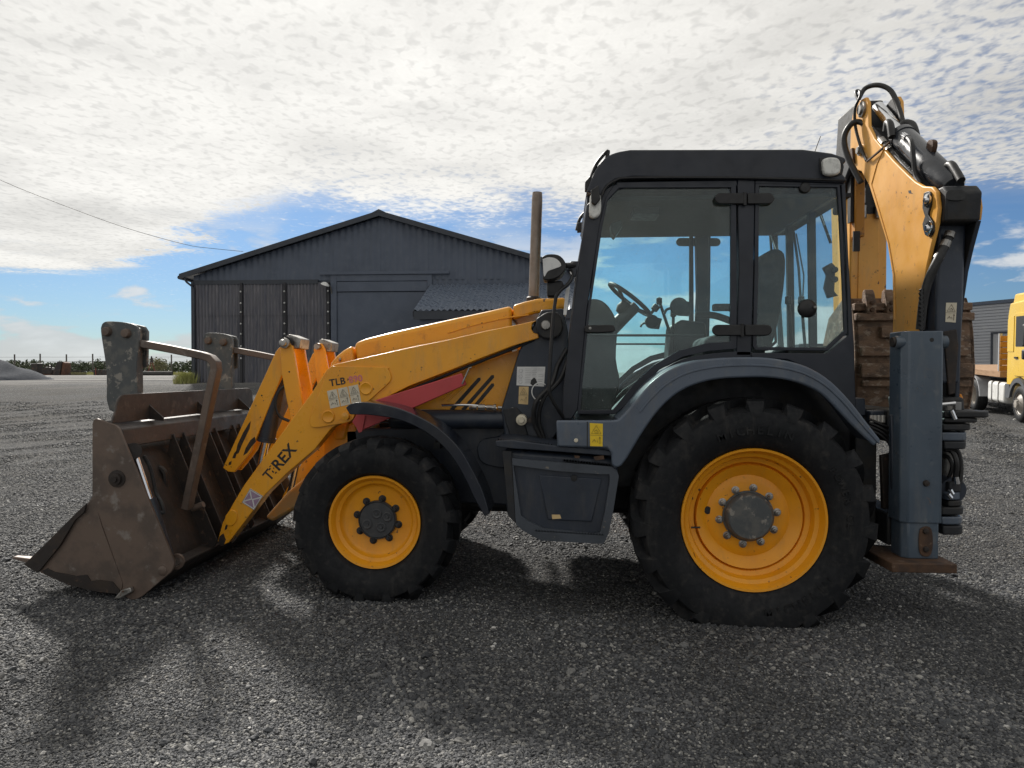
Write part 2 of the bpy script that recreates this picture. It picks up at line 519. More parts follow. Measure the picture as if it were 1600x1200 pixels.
# ================================================================== the setting
def gravel_material():
    m = bpy.data.materials.new('crushed_stone_ground')
    m.use_nodes = True
    t = NT(m.node_tree)
    b = t.n['Principled BSDF']
    pos = t.node('ShaderNodeNewGeometry').outputs['Position']
    big = t.noise(pos, .35, 5, .6)
    midn = t.noise(pos, 2.3, 5, .6)

    def stones(scale):
        vo = t.node('ShaderNodeTexVoronoi', feature='F1', inp={'Vector': pos, 'Scale': scale, 'Randomness': 1.0})
        return vo.outputs['Distance'], vo.outputs['Color']
    d1, c1 = stones(46)
    d2, c2 = stones(105)
    d3, c3 = stones(17)
    r1 = t.node('ShaderNodeSeparateColor', inp={0: c1}).outputs[0]
    r2 = t.node('ShaderNodeSeparateColor', inp={0: c2}).outputs[1]
    r3 = t.node('ShaderNodeSeparateColor', inp={0: c3}).outputs[2]
    tone = t.math('ADD', t.math('MULTIPLY', r1, .55), t.math('MULTIPLY', r2, .45))
    cr = t.node('ShaderNodeValToRGB', inp={0: tone})
    e = cr.color_ramp.elements
    e[0].position, e[0].color = .08, (.020, .021, .023, 1)
    e[1].position, e[1].color = .96, (.36, .35, .33, 1)
    for p, c_ in ((.35, (.042, .042, .043, 1)), (.62, (.070, .069, .067, 1)), (.84, (.115, .112, .106, 1))):
        q = e.new(p)
        q.color = c_
    colr = t.mix(t.ramp(big, .35, .7), cr.outputs[0], (.80, .76, .70), 'MULTIPLY')
    colr = t.mix(t.ramp(midn, .45, .72, 0, .45), colr, (.048, .047, .046))
    # paler, drier track farther out in the yard
    sp = t.node('ShaderNodeSeparateXYZ', inp={0: pos})
    far = t.ramp(t.math('ADD', sp.outputs[1], t.math('MULTIPLY', t.math('SUBTRACT', big, .5), 16)), 30, 44)
    streak = t.noise(t.node('ShaderNodeMapping', inp={0: pos, 3: (.03, .35, 1)}).outputs[0], 1.0, 4, .6)
    colr = t.mix(t.math('MULTIPLY', far, t.ramp(streak, .36, .55, .1, .9)), colr, t.mix(.70, colr, (.26, .25, .235)))
    colr = t.mix(1.0, colr, (1.5, 1.53, 1.58), 'MULTIPLY')
    t.set(b.inputs['Base Color'], colr)
    b.inputs['Roughness'].default_value = .9
    b.inputs['Specular IOR Level'].default_value = .06
    h = t.math('ADD', t.math('MULTIPLY', d1, -.75), t.math('MULTIPLY', d2, -.35))
    h = t.math('ADD', h, t.math('MULTIPLY', d3, -.35))
    h = t.math('ADD', h, t.math('MULTIPLY', r1, .5))
    bp = t.node('ShaderNodeBump', inp={'Strength': 1.0, 'Distance': .012, 'Height': h})
    t.set(b.inputs['Normal'], bp.outputs[0])
    return m


def axis(core0, core1, step, far0, far1):
    a = list(np.arange(core0, core1 + 1e-6, step))
    x, s = core1, step
    while x < far1:
        s *= 1.35
        x += s
        a.append(min(x, far1))
    x, s = core0, step
    while x > far0:
        s *= 1.35
        x -= s
        a.insert(0, max(x, far0))
    return a


gx, gy = axis(-7, 6, .2, -900, 900), axis(0, 24, .25, -60, 1800)
for (ya, _z) in _GT:
    if 20 < ya < 200:
        gy.append(float(ya) + .013)
gy = sorted(gy)


def rough_z(x, y):
    """small humps and wheel ruts of the yard"""
    return .012 * math.sin(1.9 * x + .7 * y) * math.cos(1.3 * y - .5 * x) + .008 * math.sin(4.3 * x - 2.1 * y + 1)


gmb = MB()
gmb.v = [(x, y, gz(x, y) + (rough_z(x, y) if y < 26 and abs(x) < 9 else 0)) for y in gy for x in gx]
W = len(gx)
gmb.f = [(j * W + i, j * W + i + 1, (j + 1) * W + i + 1, (j + 1) * W + i) for j in range(len(gy) - 1) for i in range(W - 1)]
M['ground'] = gravel_material()
ground = gmb.build('ground', M['ground'], smooth=80)
tag(ground, 'dark grey crushed stone yard under the yellow backhoe loader', None, None, 'structure')


def gravel_stones():
    """loose stones lying on the near ground, instanced from five rough stone shapes"""
    rng = np.random.default_rng(5)
    N = 330000
    D = 2.35 * (26 / 2.35) ** (rng.random(N) ** 1.25)
    lat = (rng.random(N) * 2 - 1) * .78 * D
    X = lat * math.cos(YAW) - D * math.sin(YAW)
    Y = lat * math.sin(YAW) + D * math.cos(YAW)
    u = rng.random(N)
    size = .0042 + .0055 * rng.random(N) + np.where(u > .93, .006 * rng.random(N), 0) + np.where(u > .997, .014 * rng.random(N), 0)
    # clusters of coarser stone
    cl = np.sin(2.7 * X + 1.1 * Y) + np.sin(1.7 * Y - 2.2 * X + 2) + np.sin(5.1 * X + 3.3 * Y)
    size *= 1 + .16 * np.clip(cl, -1, 2.2)
    size *= .88 * np.clip(D / 4.5, 1.0, 6) ** .45
    Z = np.array([gz(a, b) + rough_z(a, b) for a, b in zip(X, Y)]) + size * .22
    me = bpy.data.meshes.new('gravel')
    me.vertices.add(N)
    me.vertices.foreach_set('co', np.stack([X, Y, Z], 1).astype(np.float32).ravel())
    at = me.attributes.new('stone_size', 'FLOAT', 'POINT')
    at.data.foreach_set('value', size.astype(np.float32))
    me.update()
    o = bpy.data.objects.new('gravel', me)
    col.objects.link(o)
    m = bpy.data.materials.new('loose_stone')
    m.use_nodes = True
    t = NT(m.node_tree)
    b = t.n['Principled BSDF']
    rnd = t.node('ShaderNodeObjectInfo').outputs['Random']
    cr = t.node('ShaderNodeValToRGB', inp={0: rnd})
    e = cr.color_ramp.elements
    e[0].position, e[0].color = 0.0, (.020, .021, .024, 1)
    e[1].position, e[1].color = 1.0, (.40, .39, .37, 1)
    for p, c_ in ((.40, (.046, .048, .052, 1)), (.72, (.085, .086, .089, 1)), (.90, (.140, .137, .130, 1)), (.982, (.21, .205, .19, 1))):
        q = e.new(p)
        q.color = c_
    tcn = t.node('ShaderNodeTexCoord')
    n = t.noise(tcn.outputs['Object'], 3.0, 4, .6)
    wp = t.node('ShaderNodeNewGeometry').outputs['Position']
    damp = t.ramp(t.noise(wp, .9, 5, .62), .36, .66, 1.15, 1.9)
    dcol = t.node('ShaderNodeCombineColor', inp={0: damp, 1: damp, 2: damp}).outputs[0]
    base = t.mix(t.ramp(n, .3, .7, 0, .45), cr.outputs[0], (.034, .036, .038))
    t.set(b.inputs['Base Color'], t.mix(1.0, base, dcol, 'MULTIPLY'))
    b.inputs['Roughness'].default_value = .66
    b.inputs['Specular IOR Level'].default_value = .3
    g = bpy.data.node_groups.new('scatter_stones', 'GeometryNodeTree')
    g.interface.new_socket('Geometry', in_out='INPUT', socket_type='NodeSocketGeometry')
    g.interface.new_socket('Geometry', in_out='OUTPUT', socket_type='NodeSocketGeometry')
    G = NT(g)
    gi, go = G.n.new('NodeGroupInput'), G.n.new('NodeGroupOutput')
    join = G.n.new('GeometryNodeGeometryToInstance')
    for k in range(5):
        ico = G.node('GeometryNodeMeshIcoSphere', inp={'Radius': 1.0, 'Subdivisions': 2})
        p = G.n.new('GeometryNodeInputPosition')
        off = G.node('ShaderNodeVectorMath', operation='ADD', inp={0: p.outputs[0], 1: (7.3 * k, 3.1 * k, 1.7)})
        nz = G.n.new('ShaderNodeTexNoise')
        nz.inputs['Scale'].default_value = 1.1
        nz.inputs['Detail'].default_value = 1.5
        G.l.new(off.outputs[0], nz.inputs['Vector'])
        s_ = G.math('ADD', G.math('MULTIPLY', nz.outputs['Fac'], 1.7), .15)
        sv = G.node('ShaderNodeVectorMath', operation='SCALE', inp={0: p.outputs[0]})
        G.l.new(s_, sv.inputs['Scale'])
        ms = G.node('ShaderNodeVectorMath', operation='MULTIPLY', inp={0: sv.outputs[0], 1: (1.0 + .12 * k, .85, .55 + .07 * k)})
        sp = G.n.new('GeometryNodeSetPosition')
        G.l.new(ico.outputs['Mesh'], sp.inputs['Geometry'])
        G.l.new(ms.outputs[0], sp.inputs['Position'])
        sm = G.node('GeometryNodeSetMaterial', inp={'Material': m})
        G.l.new(sp.outputs[0], sm.inputs['Geometry'])
        G.l.new(sm.outputs[0], join.inputs[0])
    iop = G.n.new('GeometryNodeInstanceOnPoints')
    iop.inputs['Pick Instance'].default_value = True
    G.l.new(gi.outputs[0], iop.inputs['Points'])
    G.l.new(join.outputs[0], iop.inputs['Instance'])
    ri = G.node('FunctionNodeRandomValue', data_type='INT')
    ri.inputs['Min'].default_value = 0 if 'Min' in ri.inputs else 0
    for s_ in ri.inputs:
        if s_.type == 'INT' and s_.name == 'Min':
            s_.default_value = 0
        if s_.type == 'INT' and s_.name == 'Max':
            s_.default_value = 4
    G.l.new([s_ for s_ in ri.outputs if s_.type == 'INT'][0], iop.inputs['Instance Index'])
    rr = G.node('FunctionNodeRandomValue', data_type='FLOAT_VECTOR')
    rr.inputs['Min'].default_value = (-.5, -.5, 0)
    rr.inputs['Max'].default_value = (.5, .5, 6.283)
    G.l.new(rr.outputs['Value'], iop.inputs['Rotation'])
    na = G.node('GeometryNodeInputNamedAttribute', data_type='FLOAT')
    na.inputs['Name'].default_value = 'stone_size'
    G.l.new([s_ for s_ in na.outputs if s_.enabled][0], iop.inputs['Scale'])
    G.l.new(iop.outputs[0], go.inputs[0])
    md = o.modifiers.new('scatter', 'NODES')
    md.node_group = g
    tag(o, 'loose grey crushed stones strewn over the near yard', None, None, 'stuff')


gravel_stones()

# ------------------------------------------------------------------ the dark gabled barn
M['barn'] = pm('slate_blue_cladding', (.078, .098, .138), (.066, .084, .120), .45, scale=.7, c3=(.094, .114, .152), s3=2.5, lo3=.5, hi3=.8)
M['barn_trim'] = pm('dark_trim', (.030, .037, .050), (.024, .030, .042), .45, scale=1)
M['barn_roof'] = pm('dark_metal_roof', (.066, .084, .118), (.056, .072, .102), .32, scale=1, c3=(.09, .106, .138), s3=4)
M['old_sheet'] = pm('weathered_corrugated_sheet', (.135, .134, .150), (.098, .102, .124), .5, metal=.2, scale=1.3, c3=(.20, .19, .20), s3=3.5, lo3=.5, hi3=.72, stretch=(3, 1, .35))
M['bolt'] = pm('galvanised_bolt', (.62, .62, .60), (.5, .5, .48), .4, scale=9)
M['timber_dark'] = pm('dark_timber', (.035, .035, .040), (.026, .026, .030), .7, scale=3, stretch=(6, 6, .5))
BY = 37.0
peak = at_y(595, 333, BY)
eaveL = at_y(286, 431, BY)
pitch_s = (peak.z - eaveL.z) / (peak.x - eaveL.x)
half = peak.x - eaveL.x
wallL, wallR = at_y(303, 500, BY).x, peak.x + (peak.x - at_y(303, 500, BY).x)
bz = gz(wallL, BY) - .3
barn = empty('barn', (peak.x, BY, bz))
tag(barn, 'dark slate blue gabled barn with corrugated sheet bays and tall flat door', 'barn')


def roof_z(x, drop=0.0):
    return peak.z - abs(x - peak.x) * pitch_s - drop


def ribbed(x0, x1, zb, zt, y, pitch, depth, duty=.5):
    """vertically ribbed cladding sheet with a stepped profile; zb, zt: functions of x"""
    mb = MB()
    prof = []
    x, k = x0, 0
    while x < x1 - 1e-4:
        e = min(x + pitch * .5, x1)
        s_ = pitch * .10
        yy = y if k % 2 else y - depth
        prof += [(x + (s_ if x > x0 else 0), yy), (e - (s_ if e < x1 else 0), yy)]
        x, k = e, k + 1
    v = []
    for (xx, yy) in prof:
        v.append((xx, yy, zb(xx)))
        v.append((xx, yy, zt(xx)))
    f = [(2 * i, 2 * i + 2, 2 * i + 3, 2 * i + 1) for i in range(len(prof) - 1)]
    mb.add(v, f)
    return mb


def corrugated(x0, x1, z0, z1, y, pitch, depth):
    mb = MB()
    n = max(8, int((x1 - x0) / pitch * 6))
    v = []
    for i in range(n + 1):
        xx = x0 + (x1 - x0) * i / n
        yy = y + depth * math.sin(2 * math.pi * (xx - x0) / pitch)
        v += [(xx, yy, z0), (xx, yy, z1)]
    mb.add(v, [(2 * i, 2 * i + 2, 2 * i + 3, 2 * i + 1) for i in range(n)])
    return mb


zE = at_y(303, 440, BY).z                     # underside of the gable cladding
doorL, doorR, door_top = at_y(527, 440, BY).x, at_y(668, 440, BY).x, at_y(600, 440, BY).z
BACK = BY + 34
# solid shell behind the cladding
sh = MB()
sh.prism([(wallL + .05, bz), (wallR - .05, bz), (wallR - .05, roof_z(wallR) - .25), (peak.x, peak.z - .25), (wallL + .05, roof_z(wallL) - .25)], BY + .12, BACK)
sh.build('wall', M['barn'], barn)
xs = np.linspace(wallL, wallR, 9)
for a, b_ in zip(xs, xs[1:]):
    g_ = ribbed(a, b_, lambda x: zE, lambda x: roof_z(x, .18), BY + .06, .34, .045)
    if a < peak.x < b_:
        pass
    g_.build('gable_sheet', M['barn'], barn, recalc=False)
# right of the door, below the gable, the same ribbed sheets down to the ground
for a, b_ in zip(np.linspace(doorR + .25, wallR, 5), np.linspace(doorR + .25, wallR, 5)[1:]):
    ribbed(a, b_, lambda x: bz, lambda x: zE, BY + .07, .34, .045).build('wall_sheet', M['barn'], barn, recalc=False)
# roof slopes, verge boards, ridge cap
for s_ in (-1, 1):
    ex = peak.x + s_ * half
    mb = MB()
    mb.prism([(peak.x, peak.z), (ex, roof_z(ex)), (ex, roof_z(ex) - .12), (peak.x, peak.z - .12)], BY - .35, BACK + .3)
    r_ = mb.build('roof', M['barn_roof'], barn)
    mb = MB()
    mb.prism([(peak.x, peak.z + .05), (ex, roof_z(ex) + .05), (ex, roof_z(ex) - .22), (peak.x, peak.z - .22)], BY - .42, BY - .352)
    mb.build('verge_board', M['barn_trim'], r_)
    mb = MB()
    for k in range(30):
        y = BY + .2 + k * 1.1
        mb.prism([(peak.x + s_ * .1, peak.z + .06 - .1 * pitch_s), (ex, roof_z(ex) + .06), (ex, roof_z(ex)), (peak.x + s_ * .1, peak.z - .1 * pitch_s)], y, y + .06)
    mb.build('roof_rib', M['barn_roof'], r_)
mb = MB()
mb.prism([(peak.x - .35, peak.z - .05), (peak.x, peak.z + .12), (peak.x + .35, peak.z - .05)], BY - .43, BACK + .3)
mb.build('ridge_cap', M['barn_trim'], barn)
# dark band under the gable cladding over the old bays
MB().box(wallL, at_y(497, 440, BY).x, BY - .06, BY + .05, zE - .18, zE + .05).build('lintel', M['barn_trim'], barn)
# the three bays of old corrugated sheets, three courses each
bx = [wallL] + [at_y(p, 500, BY).x for p in (378, 446, 514)]
bzs = [zE - .1, at_y(400, 493, BY).z, at_y(400, 556, BY).z, bz]
for i in range(3):
    for j in range(3):
        ov = .06 if j else 0
        corrugated(bx[i] + .02, bx[i + 1] - .02, bzs[j + 1], bzs[j] + ov, BY - .02 + .03 * j + .006 * i, .185, .034).build('corrugated_sheet', M['old_sheet'], barn, recalc=False)
    xb = bx[i + 1]
    bt = MB()
    bt.box(xb - .065, xb + .065, BY - .13, BY - .02, bz, zE - .1)
    bo = bt.build('batten', M['timber_dark'], barn)
    for k, pyy in enumerate((456, 474, 488, 506, 522, 541, 560)):
        z = at_y(400, pyy, BY).z
        MB().lathe([(.0, -.05), (.035, -.045), (.05, -.02), (.05, 0)], (xb, BY - .13, z), (0, 1, 0), 8).build('bolt', M['bolt'], bo)
MB().box(wallL - .10, wallL + .04, BY - .1, BY + .1, bz, zE).build('corner_trim', M['barn_trim'], barn)
# tall flat door in its frame
MB().box(doorL, doorR, BY - .04, BY + .04, bz, door_top - .55).build('door', M['barn'], barn, bevel=.01)
fr = MB()
fr.box(doorL - .32, doorL - .002, BY - .12, BY + .06, bz, door_top + .35)
fr.box(doorR + .002, doorR + .25, BY - .12, BY + .06, bz, door_top + .35)
fr.box(doorL, doorR, BY - .12, BY + .06, door_top + .02, door_top + .35)
fr.box(doorL - .9, at_y(703, 440, BY).x, BY - .20, BY - .122, door_top + .36, door_top + .52)
fo = fr.build('door_frame', M['barn'], barn, bevel=.01)
MB().box(doorL + .01, doorR - .01, BY - .10, BY + .02, door_top - .52, door_top).build('door_head_panel', M['barn'], fo, bevel=.01)
# lean-to with a sheet roof coming towards the yard
LY = 32.6
zt_, zb_ = at_y(750, 444, BY).z, at_y(750, 484, LY).z
lx0, lx1 = at_y(673, 443, BY).x, at_y(905, 443, BY).x
rf = MB()
n = int((lx1 - lx0) / .27)
v = []
for i in range(n * 8 + 1):
    xx = lx0 + (lx1 - lx0) * i / (n * 8)
    h = .04 * math.sin(2 * math.pi * i / 8 + .4)
    v += [(xx, LY, zb_ + h), (xx, BY - .02, zt_ + h)]
rf.add(v, [(2 * i, 2 * i + 2, 2 * i + 3, 2 * i + 1) for i in range(n * 8)])
lr = rf.build('lean_to_roof', M['lean_roof'], barn, recalc=False)
MB().box(lx0 - .02, lx1, LY + .03, LY + .12, zb_ - .42, zb_ - .04).build('fascia', M['barn_trim'], lr)
MB().prism([(BY - .05, zt_ - .05), (LY + .03, zb_ - .05), (LY + .03, zb_ - .3), (BY - .05, zt_ - .3)], lx0 - .05, lx0, 'x').build('barge_board', M['barn_trim'], lr)
MB().box(lx0 + .25, lx1, LY + .25, BY - .05, bz, zb_ - .1).build('lean_to_wall', M['barn'], barn)
# gutter, swan neck, downpipe and wall lamp
gp = [(eaveL.x - .05, BY - .3, roof_z(eaveL.x) - .12), (eaveL.x - .05, BACK, roof_z(eaveL.x) - .12)]
MB().tube(gp, .11, 8).build('gutter', M['barn_trim'], barn)
dp = smooth_path([at_y(289, 434, BY - .3), at_y(291, 440, BY - .3), at_y(301, 449, BY - .16), at_y(303, 460, BY - .16), at_y(303.5, 520, BY - .16), at_y(304, 602, BY - .16)], 5)
MB().tube(dp, .055, 8).build('downpipe', M['barn_trim'], barn)
lp = at_y(508, 444, BY - .5)
lm = MB()
lm.tube(smooth_path([(lp.x + .22, BY - .1, lp.z - .45), (lp.x + .22, BY - .3, lp.z - .1), (lp.x + .1, BY - .5, lp.z)], 5), .03, 6)
lo_ = lm.build('wall_lamp', M['steel'], barn)
MB().lathe([(.0, .12), (.13, .08), (.24, -.04), (.22, -.06), (.0, -.02)], lp, (.35, -.15, .9), 14).build('lamp_shade', M['white'], lo_)

# ------------------------------------------------------------------ grey warehouse on the right
M['siding'] = pm('grey_steel_siding', (.33, .345, .375), (.30, .315, .345), .5, scale=.5, c3=(.37, .38, .40), s3=1.4)
M['siding_door'] = pm('pale_grey_door', (.34, .35, .36), (.30, .31, .33), .5, scale=1)
wh0, wh1 = at_d(1420, 486, 60), at_d(1660, 470, 50)
whz = gz(wh0.x, 55) - .3
wd = Vector((wh1.x - wh0.x, wh1.y - wh0.y, 0))
wl = wd.length
wd.normalize()
wn = Vector((wd.y, -wd.x, 0))
ware = empty('warehouse', (wh0.x, wh0.y, whz))
tag(ware, 'long grey warehouse wall of horizontal steel siding behind the yellow truck', 'warehouse')


def on_w(u, o, z):
    p = Vector((wh0.x, wh0.y, 0)) + wd * u + wn * o
    return (p.x, p.y, z)


def wbox(u0, u1, o0, o1, z0, z1, z1b=None):
    mb = MB()
    zb2 = z1 if z1b is None else z1b
    v = [on_w(u0, o0, z0), on_w(u1, o0, z0), on_w(u1, o1, z0), on_w(u0, o1, z0), on_w(u0, o0, z1), on_w(u1, o0, zb2), on_w(u1, o1, zb2), on_w(u0, o1, z1)]
    mb.add(v, [(0, 1, 2, 3), (4, 5, 6, 7), (0, 1, 5, 4), (1, 2, 6, 5), (2, 3, 7, 6), (3, 0, 4, 7)])
    return mb


wtop = wh0.z
wbox(0, wl, -25, -.06, whz, wtop - .05).build('wall', M['siding'], ware)
npl = 26
ph = (wtop - whz) / npl
for k in range(npl):
    mb = MB()
    z0 = whz + k * ph
    v = [on_w(0, 0.0, z0), on_w(wl, 0.0, z0), on_w(wl, .0, z0 + ph * .72), on_w(0, .0, z0 + ph * .72),
         on_w(0, -.05, z0 + ph * .86), on_w(wl, -.05, z0 + ph * .86), on_w(0, -.05, z0 + ph), on_w(wl, -.05, z0 + ph)]
    mb.add(v, [(0, 1, 2, 3), (3, 2, 5, 4), (4, 5, 7, 6)])
    mb.build('siding_board', M['siding'], ware, recalc=False)
wbox(-.1, wl, -25.1, .12, wtop - .02, wtop + .22).build('roof', M['barn_roof'], ware)
pd = at_d(1553, 540, 54)
ud = (Vector((pd.x, pd.y, 0)) - Vector((wh0.x, wh0.y, 0))).dot(wd)
zd = at_d(1553, 522, 54).z
wbox(ud, ud + 4.0, .005, .06, whz, zd).build('roller_door', M['siding_door'], ware)
for k in range(14):
    wbox(ud + .1 + k * .28, ud + .14 + k * .28, .061, .085, whz, zd - .1).build('door_rib', M['siding_door'], ware)
wbox(ud - .14, ud - .002, .005, .11, whz, zd + .14).build('door_frame', M['barn_trim'], ware)
wbox(ud, ud + 4.0, .005, .11, zd + .002, zd + .14).build('door_frame', M['barn_trim'], ware)

# ------------------------------------------------------------------ yellow flatbed lorry (built along +x = forward, then placed)
M['truck_yellow'] = pm('lorry_yellow_paint', (.80, .52, .035), (.76, .48, .03), .32, scale=1.2, coat=.3)
M['truck_grey'] = pm('lorry_grey_plastic', (.10, .105, .115), (.085, .09, .10), .5, scale=3)
M['mudguard'] = pm('pale_grey_mudguard', (.42, .43, .45), (.36, .37, .39), .5, scale=3)
M['wheel_grey'] = pm('lorry_wheel_steel', (.38, .35, .31), (.30, .27, .24), .5, scale=6)
M['wood'] = pm('worn_timber_boards', (.36, .22, .12), (.28, .16, .085), .75, scale=3, stretch=(1, 6, 6), bump=.002)
M['amber_wood'] = pm('orange_timber', (.42, .20, .035), (.33, .15, .03), .7, scale=3, stretch=(1, 6, 6))
truck = empty('flatbed_lorry')
tag(truck, 'yellow flatbed lorry with roof deflector parked before the grey warehouse', 'lorry')


def lorry_wheel(x, y, s, r=.50, dual=False):
    w = empty('wheel', parent=truck)
    wd_ = .30
    prof = [(r * .56, .02), (r * .62, .0), (r * .80, -.015), (r * .95, .02), (r, .06), (r, wd_ - .06), (r * .95, wd_ - .02), (r * .6, wd_)]
    MB().lathe(prof, (x, y, r), (0, -s, 0), 36, closed=True).build('tyre', M['tyre'], w)
    if dual:
        pr = [(r * .60, .0), (r * .60, .02), (r * .55, .03), (r * .52, .16), (r * .40, .20), (r * .2, .2), (r * .18, .12), (.0, .12)]
    else:
        pr = [(r * .60, .0), (r * .58, .02), (r * .52, .04), (r * .46, .02), (r * .34, -.03), (r * .22, -.04), (r * .2, -.09), (.0, -.10)]
    MB().lathe(pr, (x, y, r), (0, -s, 0), 32, caps=False).build('rim', M['wheel_grey'], w)
    for k in range(10):
        nb = MB()
        q = 2 * math.pi * k / 10
        rr = r * (.33 if dual else .29)
        d0 = .19 if dual else -.05
        c0 = Vector((x + rr * math.cos(q), y - s * d0, r + rr * math.sin(q)))
        nb.cyl(c0, c0 + Vector((0, s * .03, 0)), .018, 6)
        nb.build('wheel_nut', M['steel'], w)
    return w


S = -1   # the side seen from the yard is the lorry's right (-y in its own frame)
for sgn in (-1, 1):
    lorry_wheel(0, sgn * 1.22, sgn, .50)
    lorry_wheel(-3.75, sgn * 1.22, sgn, .50, True)
    lorry_wheel(-5.1, sgn * 1.22, sgn, .50, True)
# cab body: side profile extruded across
cabp = [(-.95, .95), (-.95, 2.9), (-.82, 3.25), (.55, 3.3), (1.05, 3.05), (1.35, 1.9), (1.40, .55), (.72, .55), (.66, .85), (.42, 1.12), (.0, 1.22), (-.42, 1.12), (-.66, .95)]
cb = MB().prism(cabp, -1.22, 1.22).build('cab', M['truck_yellow'], truck, bevel=.05, seg=3)
MB().prism([(-.93, 3.22), (-.80, 3.5), (.2, 3.5), (.62, 3.27), (.5, 3.22)], -1.12, 1.12).build('roof_deflector', M['truck_yellow'], truck, bevel=.05)
for sgn in (-1, 1):
    y = sgn * 1.222
    dr = MB().prism([(-.35, 1.25), (.95, 1.25), (1.0, 2.05), (.80, 2.95), (-.35, 2.95)], y, y + sgn * .018).build('door', M['truck_yellow'], truck, bevel=.008)
    MB().prism([(-.25, 2.05), (.93, 2.05), (.74, 2.86), (-.25, 2.86)], y + sgn * .019, y + sgn * .03).build('window', M['black'], dr)
    MB().box(-.28, -.08, min(y + sgn * .019, y + sgn * .05), max(y + sgn * .019, y + sgn * .05), 1.72, 1.77).build('handle', M['black'], dr)
    MB().prism([(-.9, 1.9), (-.45, 1.9), (-.45, 2.9), (-.9, 2.8)], y, y + sgn * .012).build('side_panel', M['truck_yellow'], truck, bevel=.01)
    mr = MB()
    mr.box(1.12, 1.30, min(y + sgn * .12, y + sgn * .36), max(y + sgn * .12, y + sgn * .36), 2.05, 2.62)
    mo = mr.build('mirror', M['black'], truck, bevel=.04)
    MB().box(1.12, 1.30, min(y + sgn * .12, y + sgn * .36), max(y + sgn * .12, y + sgn * .36), 1.72, 1.98).build('lower_mirror', M['black'], mo, bevel=.04)
    MB().tube([(1.15, y + sgn * .0, 2.55), (1.2, y + sgn * .2, 2.6)], .02, 6).build('mirror_arm', M['black'], mo)
    ga = [(math.cos(a) * .70, .50 + math.sin(a) * .70) for a in np.linspace(R(165), R(10), 12)]
    gb = [(math.cos(a) * .58, .50 + math.sin(a) * .58) for a in np.linspace(R(165), R(10), 12)]
    MB().strip(ga, gb, y - sgn * .02, y + sgn * .05).build('wheel_arch', M['truck_grey'], truck)
    MB().box(-.95, -.64, min(y, y + sgn * .03), max(y, y + sgn * .03), .62, 1.0).build('skirt', M['truck_grey'], truck)
MB().prism([(1.37, .75), (1.42, .75), (1.40, 1.85), (1.35, 1.85)], -1.0, 1.0).build('grille', M['black'], truck)
MB().prism([(1.30, 2.0), (1.36, 2.0), (1.07, 3.02), (1.0, 3.02)], -1.08, 1.08).build('windscreen', M['black'], truck)
MB().box(1.30, 1.52, -1.22, 1.22, .38, .75).build('bumper', M['truck_grey'], truck, bevel=.04)
# chassis rails, tank, mudguards, bed
for y in (-.42, .42):
    MB().box(-8.2, -.4, y - .06, y + .06, .72, 1.0).build('chassis_rail', M['chassis'], truck)
for y0, y1 in ((-1.2, -.55), (.55, 1.2)):
    tk = MB().box(-2.55, -1.15, y0, y1, .42, 1.02).build('side_tank', M['white'], truck, bevel=.09, seg=3)
    for xx in (-2.15, -1.62):
        MB().box(xx - .04, xx + .04, y0 - .012, y1 + .012, .41, 1.03).build('tank_strap', M['steel'], tk, bevel=.02)
for sgn in (-1, 1):
    for xx in (-3.75, -5.1):
        ga = [(xx + math.cos(a) * .66, .5 + math.sin(a) * .64) for a in np.linspace(R(180), R(0), 14)]
        gb = [(xx + math.cos(a) * .61, .5 + math.sin(a) * .59) for a in np.linspace(R(180), R(0), 14)]
        MB().strip(ga, gb, sgn * .86, sgn * 1.24).build('mudguard', M['mudguard'], truck)
bed = MB().box(-8.6, -1.35, -1.25, 1.25, 1.16, 1.34).build('flatbed', M['wood'], truck, bevel=.01)
hb = empty('headboard', parent=truck)
for k in range(6):
    MB().box(-1.44, -1.38, -1.25, 1.25, 1.345 + k * .17, 1.345 + k * .17 + .155).build('board', M['amber_wood'], hb, bevel=.008)
for y in (-1.26, -.4, .4, 1.2):
    MB().box(-1.52, -1.445, y, y + .08, 1.345, 2.42).build('post', M['mudguard'], hb)
MB().box(-1.25, -1.0, -.95, -.55, 1.15, 2.2).build('air_stack', M['black'], truck, bevel=.05)
MB().cyl((-1.12, -.75, 2.2), (-1.12, -.75, 2.45), .09, 12).build('stack_cap', M['steel'], truck)
az0 = R(180 + 17) - YAW        # heading measured in the camera's frame, turned into the world's
p0 = at_d(1592, 600, 20.0)
hd = Vector((math.sin(az0), math.cos(az0)))
rt = Vector((hd.y, -hd.x)) * 1.22
truck.location = (p0.x - rt.x, p0.y - rt.y, gz(p0.x, p0.y))
rear = Vector((p0.x, p0.y)) - hd * 5.1
slope = math.atan2(gz(rear.x, rear.y) - gz(p0.x, p0.y), 5.1)
truck.rotation_euler = (0, slope, math.atan2(hd.y, hd.x))

